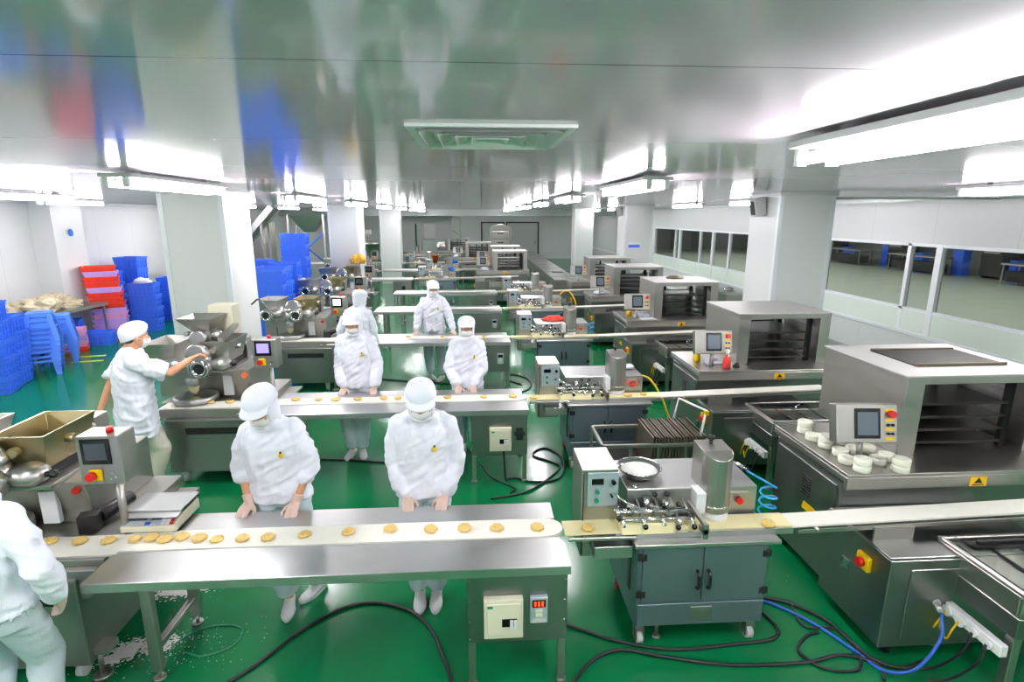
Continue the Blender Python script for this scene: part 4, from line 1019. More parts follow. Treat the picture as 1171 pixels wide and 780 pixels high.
# ------------------------------------------------------------------ things on and around the rows
# weighing scale
t = thing('weighing_scale', (-2.03, 3.31, .80), 'cream electronic weighing scale with a steel pan on the nearest worktable', 'scale')
m = MB(); m.prism([(-.15, .012), (.15, .012), (.15, .085), (-.05, .085), (-.15, .05)], 'x', -.165, .165); m.build('body', 'cream', t, .006, 2, local=True)
m = MB(); m.prism([(-.13, .095), (.155, .095), (.155, .115), (-.06, .115), (-.06, .105)], 'x', -.17, .17); m.box(-.17, .17, -.075, .16, .095, .118); m.build('pan', 'steel_top', t, .004, local=True)
sl = .035 / .10
def face(x0, x1, a, b, name, mt, par, up=.002):
    MB().prism([(a, .05 + (a + .15) * sl + up * .2), (b, .05 + (b + .15) * sl + up * .2), (b, .05 + (b + .15) * sl + up), (a, .05 + (a + .15) * sl + up)], 'x', x0, x1).build(name, mt, par, local=True)
face(-.15, .15, -.146, -.075, 'keyboard', 'panel_face', t, .002)
face(-.14, -.03, -.105, -.08, 'display', 'screen_grey', t, .004)
face(.0, .055, -.105, -.08, 'display', 'screen_grey', t, .004)
for k in range(3):
    for q in range(3):
        face(.07 + .026 * q, .09 + .026 * q, -.14 + .022 * k, -.124 + .022 * k, 'key', 'red' if q == 2 else 'white_paint', t, .005)
for q in range(5): face(-.13 + .035 * q, -.10 + .035 * q, -.14, -.118, 'key', 'blue_cord' if q == 3 else 'grey_paint', t, .005)
for xx in (-.14, .14):
    for yy in (-.12, .12): MB().cyl((xx, yy, 0), (xx, yy, .014), .016, n=10).build('foot', 'black', t, local=True)

# pastries on the belts
def make_cake():
    m = MB(); rings = []
    n = 22
    for r, z in ((.0, .0), (.030, .0), (.040, .006), (.041, .013), (.034, .021), (.022, .022), (.012, .019), (0, .019)):
        rings.append([(max(r, 1e-4) * (1 + .025 * math.sin(5 * a) + .03 * math.sin(9 * a + 1)) * math.cos(a), max(r, 1e-4) * (1 + .025 * math.sin(5 * a) + .03 * math.sin(9 * a + 1)) * math.sin(a), z + .002 * math.sin(7 * a) * (r > .01)) for a in [2 * PI * k / n for k in range(n)]])
    m.loft(rings); return m
cake0 = make_cake().build('pastry', 'pastry')
first = [True]
def cake(x, y, z, lb, grp):
    o = cake0
    if not first[0]:
        o = cake0.copy(); COL.objects.link(o)
    first[0] = False
    o.location = (x, y, z); o.rotation_euler = (0, 0, random.uniform(0, 6)); s = random.uniform(.92, 1.12); o.scale = (s, s * random.uniform(.9, 1.1), s)
    tag(o, lb, 'pastry', grp)
c1 = [(-2.57, .05, .7975), (-2.39, .04, .7995), (-2.22, .03, .8025), (-2.07, .03, .8035), (-1.98, .04, .8035), (-1.89, .02, .8035), (-1.80, .04, .8035), (-1.69, .02, .8035), (-1.58, -.0, .8035), (-1.43, 0, .8035), (-1.28, 0, .8035), (-1.07, .02, .8035), (-.81, .03, .8035), (-.56, .05, .8035), (-.31, .03, .8035), (-.10, .03, .8035), (.10, .02, .8035), (.35, .01, .8035), (.66, -.02, .806), (1.80, -.095, .8075)]
for i, (x, y, z) in enumerate(c1):
    lb = '%s round raw pastry from the forming machine along the nearest belt' % ORD[i]
    if i == 18: lb = 'round raw pastry on the cream belt beside the nearest control tower'
    if i == 19: lb = 'small pastry lump on the belt before the nearest embossing head'; y = -.05
    cake(x, 3.06 + y, z, lb, 'pastries on the nearest belt')
c2 = [(-2.80, .05, .7955), (-2.60, .05, .798), (-1.93, .06, .8035), (-1.69, .04, .8035), (-1.51, .03, .8035), (-1.28, .04, .8035), (-1.01, .05, .8035), (-.86, .05, .8035), (-.34, .04, .8035), (.05, .03, .8035), (.36, .03, .8035), (.58, -.03, .8055), (1.60, -.02, .8075), (1.78, 0, .8075)]
for i, (x, y, z) in enumerate(c2):
    lb = '%s round raw pastry from the forming machine along the second belt' % ORD[i]
    cake(x, 5.60 + y, z, lb, 'pastries on the second row belt')
for i, (x, y) in enumerate([(-1.12, .06), (-.57, .03), (.10, 0)]):
    cake(x, 8.67 + y, .8035, '%s round raw pastry along the third row belt, in front of the workers' % ORD[i], 'pastries on the third row belt')

# bowl of flour
t = thing('flour_bowl', (1.07, 3.37, .991), 'round steel bowl of white flour on the nearest embossing machine', 'bowl')
MB().lathe([(.07, .0), (.095, .005), (.125, .03), (.142, .062), (.150, .064), (.150, .067), (.139, .066), (.12, .034), (.09, .010), (0, .008)], (0, 0, 0), 32).build('bowl', 'chrome', t, local=True)
m = MB(); m.lathe([(.0, .040), (.122, .040), (.118, .046), (.07, .056), (.02, .060), (0, .060)], (0, 0, 0), 28); m.build('flour', 'flour', t, local=True)
m = MB().ring((.0, -.165, .012), .020, .007, 'z', 18, 8); single(m, 'steel_ring', 'chrome', (1.0, 3.365, .99), 'small chrome ring lying in front of the flour bowl', 'ring')

# air gun and hose
t = thing('air_gun', (1.76, 3.52, 1.0), 'slim silver air gun at the corner of the nearest embossing machine', 'air gun')
m = MB().cyl((-.06, .05, .035), (.045, -.13, .02), .011, n=12).cyl((-.075, .075, .036), (-.06, .05, .035), .018, n=12).cyl((.045, -.13, .02), (.055, -.15, .012), .007, n=10); m.build('barrel', 'chrome', t, local=True)
m = MB().cyl((-.05, .03, .03), (-.045, .025, 0), .007, n=8).cyl((.04, -.12, .02), (.04, -.12, 0), .006, n=8); m.build('support', 'grey_paint', t, local=True)
pts = [(1.815, 3.36, 1.005)] + [(1.84, 3.30, 1.0)]
for k in range(37): 
    a = 2 * PI * k / 9; pts.append((1.90 + .055 * math.cos(a) + .02, 3.25 + .05 * math.sin(a), .93 - .0075 * k))
o = single(MB().tube([(p[0] - 1.9, p[1] - 3.25, p[2] - .65) for p in pts], .007, 8), 'air_hose', 'blue_hose', (1.9, 3.25, .65), 'coiled clear blue air hose hanging beside the nearest embossing machine', 'hose')

# white tape rolls on the nearest loader deck
def tape(mb=None):
    return MB().lathe([(.028, .0), (.052, .0), (.055, .004), (.055, .044), (.052, .048), (.030, .048), (.028, .044)], (0, 0, 0), 24)
tr0 = None
spots = [(2.60, 3.32, 2), (2.86, 3.30, 2), (2.585, 3.45, 1), (2.62, 3.58, 1), (2.60, 3.72, 2), (2.585, 3.86, 1), (2.80, 3.43, 1), (2.74, 3.60, 1), (2.72, 3.76, 1), (2.90, 3.48, 1), (2.86, 3.62, 1), (2.62, 4.02, 2)]
names = ['front outer corner', 'front edge by the hood', 'behind the front pair', 'third along the outer edge', 'outer edge middle', 'outer edge past the middle', 'behind the panel post', 'deck middle', 'inner one toward the back', 'against the hood post', 'second along the hood', 'back outer corner']
for (x, y, n), nm in zip(spots, names):
    for k in range(n):
        o = tape().build('tape_roll', 'roll') if tr0 is None else tr0.copy()
        if tr0 is None: tr0 = o
        else: COL.objects.link(o)
        o.location = (x + random.uniform(-.004, .004), y, 1.0005 + .0485 * k)
        tag(o, 'tape roll on the nearest loader deck, %s%s' % (nm, '' if n == 1 else (', lower of two' if k == 0 else ', upper of two')), 'tape roll', 'tape rolls on the nearest loader deck')
single(MB().obox((0, 0, .004), (.22, .16, .008), (0, 0, R(20))), 'paper_pad', 'paper', (2.86, 3.90, 1.0005), 'flat white paper pad lying behind the tape rolls', 'paper')
single(MB().obox((0, 0, .004), (.15, .10, .008), (0, 0, R(-25))), 'paper_pad', 'paper', (2.72, 3.92, 1.0005), 'small white paper pad behind the operator panel of the nearest loader', 'paper')
# black tray on the nearest hood
t = thing('lift_tray', (3.62, 4.02, 1.603), 'shallow blackened steel tray lying on top of the nearest hood', 'tray')
MB().box(-.36, .36, -.24, .24, 0, .008).build('tray_floor', 'tray', t, local=True)
for yy in (-.25, .232): MB().box(-.36, .36, yy, yy + .018, 0, .022).build('tray_edge', 'traybrown', t, .003, local=True)
# second loader: spray bottle, yellow bottle, cloth
def bottle(x, y, z):
    t = thing('spray_bottle', (x, y, z), 'red spray bottle with a white trigger on the second row loader deck', 'spray bottle')
    MB().lathe([(.040, 0), (.045, .006), (.045, .09), (.038, .12), (.018, .145), (.016, .16)], (0, 0, 0), 20).build('bottle', 'spray_red', t, local=True)
    m = MB().cyl((0, 0, .16), (0, 0, .185), .018, n=14); m.prism([(-.035, .185), (.05, .19), (.05, .21), (-.02, .22)], 'x', -.012, .012); m.prism([(-.035, .185), (-.04, .14), (-.03, .14), (-.022, .185)], 'x', -.006, .006); m.build('trigger_head', 'white_paint', t, .002, local=True)
bottle(2.83, 5.92, 1.0005)
t = thing('yellow_bottle', (2.61, 6.24, 1.0005), 'small yellow bottle with a black cap on the second row loader deck', 'bottle')
MB().lathe([(.036, 0), (.04, .005), (.04, .09), (.03, .105)], (0, 0, 0), 18).build('bottle', 'yellow', t, local=True)
MB().lathe([(.03, .105), (.032, .107), (.030, .14), (.0, .145)], (0, 0, 0), 18).build('cap', 'black_gloss', t, local=True)
def crumple(rx, ry, rz, seed, n=26, m=14, amp=.35, fine=0.0):
    mb = MB(); mb.ell((0, 0, 0), (rx, ry, rz), n, m); out = []
    for v in mb.v:
        p = Vector(v); d = 1 + amp * noise.noise(Vector((p.x / rx * 1.4 + seed, p.y / ry * 1.4, p.z / rz))) + amp * .5 * noise.noise(Vector((p.x / rx * 3.5, p.y / ry * 3.5 + seed, p.z / rz * 2)))
        d += fine * (1 - 2.2 * abs(noise.noise(Vector((p.x / rx * 5 + seed, p.y / ry * 5, p.z / rz * 5)))))
        q = Vector((p.x * d, p.y * d, p.z * d)); out.append((q.x, q.y, max(q.z, -rz * .45) + rz * .45))
    mb.v = out; return mb
single(crumple(.13, .09, .05, 3), 'white_cloth', 'cloth2', (2.78, 6.16, 1.0005), 'crumpled white cloth on the second row loader deck behind the operator panel', 'cloth')
single(crumple(.04, .03, .035, 5), 'small_clamp', 'dark', (2.96, 5.95, 1.0005), 'small dark clamp beside the red spray bottle', 'clamp')
# third row loader
t = thing('yellow_cup', (2.62, 9.30, 1.0005), 'yellow cup on the third row loader deck', 'cup')
MB().lathe([(.035, 0), (.045, .09), (.041, .09), (.032, .006)], (0, 0, 0), 18).build('cup', 'yellow', t, local=True)
MB().ring((.058, 0, .05), .022, .006, 'y', 14, 6).build('cup_handle', 'yellow', t, local=True)
single(crumple(.14, .10, .06, 9), 'white_cloth', 'cloth2', (2.82, 9.22, 1.0005), 'heaped white cloth on the third row loader deck', 'cloth')
single(MB().obox((0, 0, .005), (.25, .18, .01), (0, 0, R(10))), 'paper_pad', 'paper', (2.86, 9.0, 1.0005), 'white paper pad at the front of the third row loader deck', 'paper')
single(crumple(.16, .11, .04, 12), 'brown_rag', 'traybrown', (3.55, 9.7, 1.6025), 'crumpled brown rag on the roof of the third row loader', 'rag')
single(crumple(.15, .12, .06, 15), 'white_cloth', 'cloth2', (2.75, 12.1, 1.0005), 'heaped white cloth on the fourth row loader deck', 'cloth')
single(crumple(.15, .12, .07, 17), 'white_cloth', 'cloth2', (.25, 17.9, 1.0005), 'heaped white cloth on the sixth row loader deck', 'cloth')
single(crumple(.15, .12, .07, 19), 'white_cloth', 'cloth2', (-.85, 23.9, 1.0005), 'heaped white cloth on the eighth row loader deck', 'cloth')
# red hose coil and white lump on second/third embossing machines
pts = []
for k in range(90):
    a = 2 * PI * k / 15; rr = .20 - .022 * (k / 15.0) + .008 * math.sin(a * 1.7 + k * .3); pts.append((rr * math.cos(a) * 1.05, rr * .72 * math.sin(a), .012 + .010 * (k / 15.0) + .004 * math.sin(a * 2)))
o = single(MB().tube(pts, .011, 6), 'red_hose_coil', 'red_hose', (1.27, 9.06, .991), 'flat coil of bright red hose on the third row embossing machine', 'hose')
single(MB().box(-.09, .09, -.05, .05, 0, .05), 'white_block', 'white_paint', (1.68, 6.0, .991), 'white plastic block on the second row embossing machine', 'block', bevel=.015)
single(MB().tube(spline([(.0, 0, 0), (-.05, -.06, .04), (.03, -.09, .05), (.02, -.02, .08), (-.08, -.05, .06)], 6), .006), 'red_air_hose', 'red_hose', (1.68, 5.70, .87), 'short red air hose on the front of the second row embossing machine', 'hose')
single(MB().tube(spline([(0, 0, 0), (.12, -.05, -.04), (.25, -.12, -.25), (.34, -.2, -.52)], 6), .012), 'yellow_air_hose', 'yellow_hose', (1.82, 5.95, .93), 'yellow hose arching down from the second row embossing machine', 'hose')
single(MB().tube(spline([(0, 0, 0), (.05, -.05, .12), (.2, -.08, .15), (.33, -.15, -.05), (.36, -.15, -.3)], 6), .014), 'yellow_air_hose', 'yellow_hose', (1.78, 11.9, .95), 'yellow hose arching up behind the fourth row embossing machine', 'hose')
pts = [(.02 + .05 * math.cos(2 * PI * k / 9), .04 * math.sin(2 * PI * k / 9), .28 - .009 * k) for k in range(30)]
single(MB().tube(pts, .009, 6), 'air_hose', 'blue_hose', (1.85, 8.85, .70), 'coiled blue air hose beside the third row embossing machine', 'hose')
for x, y, lb in ((-.85, 17.8, 'sixth'), (-.85, 20.7, 'seventh')): single(crumple(.13, .11, .10, x + y), 'blue_bag', 'bluebag', (x, y, .991), 'crumpled blue bag on the %s row embossing machine' % lb, 'bag')
t = thing('orange_pail', (-1.55, 20.72, .991), 'orange conical pail on the seventh row embossing machine', 'pail')
MB().lathe([(.07, 0), (.13, .28), (.14, .28), (.14, .30), (.125, .29), (.065, .01)], (0, 0, 0), 20).build('pail', 'orange', t, local=True)
MB().ring((0, 0, .27), .145, .006, 'y', 20, 6, 0, PI).build('pail_handle', 'chrome', t, local=True)
single(crumple(.17, .17, .15, 23, 50, 30, .25, .15), 'golden_bag', 'goldbag', (-3.1, 14.7, 1.49), 'golden plastic bag heaped on the hopper of the fifth row forming machine', 'bag')
single(crumple(.14, .12, .09, 27), 'white_cloth', 'cloth2', (-3.28, 9.05, 1.165), 'crumpled pale cloth on the third row forming machine', 'cloth')

# tray trolley in the second row
t = thing('tray_trolley', (1.66, 4.95, 0), 'open steel frame trolley holding blackened trays, between first and second row', 'trolley')
m = MB(); x0, x1, y0, y1 = 1.12, 2.16, 4.68, 5.20
for z in (.60, .12): m.box(x0, x1, y0, y0 + .03, z, z + .035).box(x0, x1, y1 - .03, y1, z, z + .035).box(x0, x0 + .03, y0, y1, z, z + .035).box(x1 - .03, x1, y0, y1, z, z + .035)
m.build('frame_rail', 'steel', t, .003)
for xx in (x0, x1 - .03):
    for yy in (y0, y1 - .03): MB().box(xx, xx + .03, yy, yy + .03, .06, .60).build('post', 'steel', t, .003)
m = MB()
for xx in (1.40, 1.66, 1.92): m.box(xx - .012, xx + .012, y0 + .005, y0 + .025, .155, .60)
m.build('stay', 'steel', t)
MB().box(x0 + .03, x1 - .03, y0 + .03, y1 - .03, .13, .14).build('trolley_floor', 'dark', t)
for xx in (x0 + .02, x1 - .02):
    for yy in (y0 + .02, y1 - .02):
        MB().cyl((xx - .012, yy, .035), (xx + .012, yy, .035), .035, n=14).build('wheel', 'black', t)
def flat_tray(w=.46, d=.40, e=.016):
    m = MB(); m.box(-w / 2, w / 2, -d / 2, d / 2, 0, .004).box(-w / 2, w / 2, -d / 2, -d / 2 + .008, 0, e).box(-w / 2, w / 2, d / 2 - .008, d / 2, 0, e).box(-w / 2, -w / 2 + .008, -d / 2, d / 2, 0, e).box(w / 2 - .008, w / 2, -d / 2, d / 2, 0, e); return m
# upright trays packed side by side in the right half
ut = None
for k in range(18):
    o = flat_tray(.54, .50).build('baking_tray', 'traybrown') if ut is None else ut.copy()
    if ut is None: ut = o
    else: COL.objects.link(o)
    o.rotation_euler = (R(3), R(-88), 0); o.location = (1.60 + .044 * k, 4.945, .40 + .012 * math.sin(k * 1.3))
    o.rotation_euler = (0, R(-86), 0); o.location = (1.60 + .029 * k, 4.94, .425 + .006 * math.sin(k * 1.9))
    tag(o, 'blackened baking tray standing on edge in the trolley, %s from the inner end' % ORD[k], 'tray', 'trays standing in the trolley')
ut = None
for k in range(16):
    o = flat_tray(.40, .46, .014).build('baking_tray', 'tray') if ut is None else ut.copy()
    if ut is None: ut = o
    else: COL.objects.link(o)
    o.location = (1.36 + .004 * math.sin(k * 2.1), 4.94, .141 + .0165 * k)
    tag(o, 'blackened baking tray lying flat in the trolley pile, %s from the bottom' % ORD[k], 'tray', 'trays lying flat in the trolley')
# pale rimmed guard panel leaning over the trolley
t = thing('guard_panel', (1.95, 4.90, .62), 'clear guard panel with a white rim leaning up from the end of the trolley', 'panel')
A, Bq, Cq, D = Vector((-.06, .06, .16)), Vector((.0, .12, .34)), Vector((.22, -.02, .26)), Vector((.13, -.14, .02))
MB().tube([A, Bq, Cq, D], .013, 8).build('rim', 'white_paint', t, local=True)
n_ = (Bq - A).cross(Cq - A).normalized() * .003
MB().add([A - n_, Bq - n_, Cq - n_, D - n_, A + n_, Bq + n_, Cq + n_, D + n_], [(3, 2, 1, 0), (4, 5, 6, 7), (0, 1, 5, 4), (1, 2, 6, 5), (2, 3, 7, 6), (3, 0, 4, 7)]).build('sheet', 'lid_glass', t, local=True)
MB().box(.20, .24, -.05, -.01, .22, .26).build('clip', 'yellow', t, local=True)

# ---- cables on the floor
def cable(name, pts, r, m, lb, z=None, cat='cable'):
    P = [Vector((p[0], p[1], (p[2] if len(p) > 2 else r + .001))) for p in pts]; c = P[0].copy(); c.z = 0
    single(MB().tube([p - c for p in spline(P, 8)], r, 8), name, m, c, lb, cat)
cable('power_cable', [(-1.75, 2.60), (-1.5, 2.83), (-1.36, 2.99), (-1.22, 3.2), (-.99, 3.42), (-.75, 3.47), (-.49, 3.36), (-.33, 3.16), (-.26, 2.97), (-.20, 2.80), (-.16, 2.6)], .011, 'black', 'thick black cable curving over the green floor under the nearest worktable')
cable('power_cable', [(.10, 3.3, .3), (.16, 3.3, .04), (.35, 3.25), (.58, 3.16), (.84, 3.02), (1.1, 2.93), (1.32, 2.91), (1.61, 2.93), (1.85, 2.95), (1.96, 3.02), (1.94, 3.2), (1.8, 3.4)], .011, 'black', 'black cable running under the casters of the nearest embossing machine')
cable('power_cable', [(.50, 2.6), (.56, 2.73), (.7, 2.87), (.88, 2.93), (1.09, 2.87), (1.35, 2.80), (1.61, 2.76), (2.0, 2.76), (2.25, 2.80), (2.42, 2.72), (2.38, 2.60)], .011, 'black', 'black cable looping nearest the viewer in front of the nearest embossing machine')
cable('power_cable', [(1.85, 3.42), (2.06, 3.34), (2.18, 3.28), (2.33, 3.12), (2.38, 2.9), (2.42, 2.76), (2.55, 2.68), (2.72, 2.72)], .012, 'black', 'ribbed black cable between the nearest embossing machine and loader')
cable('power_cable', [(2.2, 3.30), (2.16, 3.06), (2.36, 3.02), (2.38, 2.85), (2.28, 2.69), (2.08, 2.71), (2.0, 2.85), (2.12, 2.97), (2.22, 3.0)], .009, 'black', 'thin black cable looped on the floor beside the nearest loader')
cable('blue_power_cord', [(1.9, 3.34), (2.05, 3.29), (2.24, 3.07), (2.36, 2.82), (2.42, 2.66, .02), (2.54, 2.58, .10), (2.68, 2.60, .28), (2.735, 2.68, .39)], .010, 'blue_cord', 'blue power cord rising from the floor to the front of the nearest loader')
t = thing('power_connector', (2.75, 2.735, .41), 'grey round power connector plugged into the front of the nearest loader', 'connector')
m = MB().cyl((-.02, -.05, -.01), (0, 0, 0), .016, n=12).cyl((0, 0, 0), (.004, .015, .004), .024, n=14); m.build('plug', 'grey_paint', t, local=True)
cable('power_cable', [(.24, 5.25, .40), (.26, 5.24, .06), (.30, 5.3), (.38, 5.32), (.55, 5.22), (.84, 5.30), (.94, 5.75), (.80, 6.05), (.66, 6.0), (.62, 5.85), (.80, 5.68), (.86, 5.5), (.49, 5.04), (.1, 4.9)], .011, 'black', 'black cable coiled beside the second row embossing machine')
cable('power_cable', [(.0, 5.7), (.1, 5.4), (.2, 5.26), (.35, 5.1), (.30, 5.0)], .008, 'black', 'thin black cable on the floor under the second row control housing')
cable('power_cable', [(-2.2, 6.05), (-1.81, 5.93), (-1.46, 5.88), (-1.06, 5.80), (-.7, 5.86), (-.4, 6.0)], .010, 'black', 'black cable across the floor at the feet of the second row worker')
cable('power_cable', [(-2.4, 9.4), (-1.74, 9.12), (-1.12, 8.90), (-.39, 8.74), (.1, 8.8)], .011, 'black', 'black cable across the floor under the third row worktable')
cable('power_cable', [(.45, 8.3), (.7, 8.25), (.85, 8.55), (.8, 9.0), (.55, 9.2), (.5, 8.9), (.7, 8.6)], .010, 'black', 'black cable looped beside the third row embossing machine')
cable('power_cable', [(-2.62, 6.5, 1.7), (-2.5, 6.45, 1.76), (-2.25, 6.1, 1.62), (-2.12, 5.85, 1.45), (-2.13, 5.75, 1.38)], .010, 'black', 'black cable arching from the cream cabinet to the lilac screen')
cable('thin_hose', [(-1.9, 3.1), (-1.75, 3.05), (-1.6, 3.13), (-1.6, 3.27), (-1.75, 3.32), (-1.9, 3.27), (-1.98, 3.15), (-1.95, 2.98)], .005, 'green_btn', 'thin green hose in a loop on the floor under the scale', cat='hose')

# flour spilt on the floor
def flakes(n, sx, sy, s0, s1, name, x, y, lb, ang=0.0):
    m = MB(); ca, sa = math.cos(ang), math.sin(ang)
    for k in range(n):
        a, b = random.gauss(0, sx), random.gauss(0, sy); px, py = a * ca - b * sa, a * sa + b * ca
        s = random.uniform(s0, s1) * math.exp(-.35 * (abs(a) / sx + abs(b) / sy)); q = random.uniform(0, 6)
        ring = [(px + s * random.uniform(.6, 1.2) * math.cos(q + 1.047 * t_), py + s * random.uniform(.6, 1.2) * math.sin(q + 1.047 * t_), .0008) for t_ in range(6)]
        m.add(ring + [(px, py, .0012 + s * .12)], [(t_, (t_ + 1) % 6, 6) for t_ in range(6)])
    single(m, name, 'flour', (x, y, 0), lb, 'flour', kind='stuff')
flakes(420, .07, .045, .008, .03, 'spilt_flour', -2.27, 3.12, 'white flour spilt in a smear on the floor behind the nearest table leg', R(50))
flakes(300, .06, .05, .006, .026, 'spilt_flour', -2.08, 3.17, 'white flour dusting against the nearest table leg', R(20))
flakes(380, .12, .05, .008, .03, 'spilt_flour', -2.22, 3.72, 'pale flour patch on the floor beside the caster of the nearest forming machine', R(10))
flakes(260, .30, .22, .002, .008, 'flour_specks', -2.05, 3.1, 'scattered white flour specks round the nearest table legs')
# yellow floor marks
for i, (x, y) in enumerate([(-7.62, 11.02), (-7.42, 10.62)]):
    single(MB().obox((0, 0, .0015), (.50, .09, .003), (0, 0, R(14))), 'floor_mark', 'yellow_paint', (x, y, 0), 'yellow painted dash on the floor, %s' % ('nearer the lilac lids' if i == 0 else 'nearer the short-sleeved worker'), 'floor mark')
single(MB().obox((0, 0, .0015), (.9, .09, .003), (0, 0, R(4))), 'floor_mark', 'yellow_paint', (-7.4, 15.6, 0), 'yellow painted line on the floor before the steel racks', 'floor mark')

# ------------------------------------------------------------------ crates, lids and stools
CW, CD, CH = .60, .42, .285
def crate_mesh():
    m = MB(); w, d, t = CW / 2, CD / 2, .012
    m.hopper((-w * .89, w * .89, -d * .87, d * .87), (-w * .97, w * .97, -d * .965, d * .965), 0, CH, t)
    for z in (CH - .03, CH - .075, .10):
        e = 1.0 if z > .2 else .965
        m.box(-w * e, w * e, -d * e, -d * e + .016, z, z + (.03 if z > CH - .04 else .012)).box(-w * e, w * e, d * e - .016, d * e, z, z + (.03 if z > CH - .04 else .012))
        m.box(-w * e, -w * e + .016, -d * e + .016, d * e - .016, z, z + (.03 if z > CH - .04 else .012)).box(w * e - .016, w * e, -d * e + .016, d * e - .016, z, z + (.03 if z > CH - .04 else .012))
    for k in range(6):
        x = -w * .8 + k * w * .32
        m.box(x - .006, x + .006, -d * .985, -d * .9, .02, CH - .03).box(x - .006, x + .006, d * .9, d * .985, .02, CH - .03)
    for k in range(4):
        y = -d * .7 + k * d * .47
        m.box(-w * .985, -w * .9, y - .006, y + .006, .02, CH - .03).box(w * .9, w * .985, y - .006, y + .006, .02, CH - .03)
    return m
cr0 = [None]
def crate(x, y, z, rz, lb, grp):
    if cr0[0] is None: o = crate_mesh().build('blue_crate', 'blue'); cr0[0] = o
    else: o = cr0[0].copy(); COL.objects.link(o)
    o.location = (x, y, z); o.rotation_euler = (0, 0, rz); tag(o, lb, 'crate', grp)
def lvl(k, n): return 'alone' if n == 1 else ('bottom' if k == 0 else ('topmost' if k == n - 1 else ORD[k] + ' from the bottom'))
def stack(x, y, n, where, z0=0, rz=0.0, grp='blue crates'):
    for k in range(n): crate(x + random.uniform(-.012, .012), y + random.uniform(-.012, .012), z0 + .0005 + k * (CH + .0008), rz + random.uniform(-.03, .03), 'blue crate, %s in %s' % (lvl(k, n), where), grp)
stack(-7.55, 8.70, 5, 'the stack nearest the viewer by the stools', 0, R(20))
stack(-7.75, 9.22, 4, 'the second stack beside the stools', 0, R(15))
stack(-8.55, 9.6, 5, 'the stack against the left wall beside the stools', 0, R(5))
stack(-8.72, 12.0, 2, 'the low pile under the bag table', 0, R(20))
stack(-8.15, 12.12, 1, 'the open floor before the lid tower', 0, R(12))
stack(-8.85, 13.75, 5, 'the stack behind the bag table', 0, R(3))
stack(-7.95, 13.62, 4, 'the stack beside the lid tower', 0, R(8))
stack(-8.60, 14.35, 6, 'the tall stack behind the lid tower', 0, R(-4))
stack(-8.0, 14.95, 4, 'the stack just before the steel racks', 0, R(6))
stack(-3.92, 10.55, 6, 'the stack between near column and forming machines', 0, R(8))
stack(-4.05, 11.35, 6, 'the second stack behind the near left column', 0, R(-4))
stack(-4.75, 11.2, 6, 'the stack farthest left behind the near left column', 0, R(4))
stack(-4.45, 14.0, 8, 'the very tall stack near the second left column', 0, R(2))
stack(-5.1, 13.3, 6, 'the stack beside the very tall stack', 0, R(-3))
stack(-4.2, 12.4, 6, 'the stack before the very tall stack', 0, R(5))
# crates in the room beyond the windows
for i, yy in enumerate([18.2, 20.6, 22.4, 24.6, 27.2, 29.8, 32.6, 35.6]):
    for k in range(3 + (i % 2)): crate(22.6 + .2 * (i % 3), yy, .0005 + k * (CH + .0008), R(90), 'blue crate beyond the windows, %s, in the %s stack from the front' % (lvl(k, 3 + (i % 2)), ORD[i]), 'blue crates in the next room')
# lids
LW, LD, LH = .64, .46, .115
def lid_mesh():
    m = MB(); w, d = LW / 2, LD / 2
    m.hopper((-w * .9, w * .9, -d * .9, d * .9), (-w * .96, w * .96, -d * .96, d * .96), 0, LH, .012)
    m.box(-w, w, -d, -d + .02, LH - .04, LH).box(-w, w, d - .02, d, LH - .04, LH).box(-w, -w + .02, -d + .02, d - .02, LH - .04, LH).box(w - .02, w, -d + .02, d - .02, LH - .04, LH)
    for k in (-.4, 0, .4): m.box(k * w - .04, k * w + .04, -d * .97, -d * .9, .03, .06).box(k * w - .04, k * w + .04, d * .9, d * .97, .03, .06)
    return m
lid0 = {}
def lid(x, y, z, rz, col, lb):
    if col not in lid0: o = lid_mesh().build({'red_crate': 'red_lid_box', 'lilac': 'lilac_lid_box', 'pink': 'pink_lid_box'}[col], col); lid0[col] = o
    else: o = lid0[col].copy(); COL.objects.link(o)
    o.location = (x, y, z); o.rotation_euler = (0, 0, rz); tag(o, lb, 'lid box', 'shallow coloured lid boxes')
seq = ['red_crate', 'pink', 'lilac', 'lilac', 'pink', 'lilac', 'red_crate', 'red_crate', 'red_crate', 'lilac', 'red_crate', 'red_crate', 'lilac', 'red_crate']
for k, c in enumerate(seq): lid(-8.30 + .01 * math.sin(k * 2.3) - .012 * max(0, k - 5), 12.85 + .01 * math.sin(k * 1.7), .0005 + k * (LH + .0008), R(28) + random.uniform(-.08, .08), c, 'shallow %s lid box in the tall tower, %s' % ({'red_crate': 'red', 'pink': 'pink', 'lilac': 'lilac'}[c], lvl(k, len(seq))))
for k, c in enumerate(['red_crate', 'pink', 'lilac', 'pink']): lid(-8.30, 11.45, .0005 + k * (LH + .0008), R(35), c, 'shallow %s lid box in the low pile by the stools, %s' % ({'red_crate': 'red', 'pink': 'pink', 'lilac': 'lilac'}[c], lvl(k, 4)))
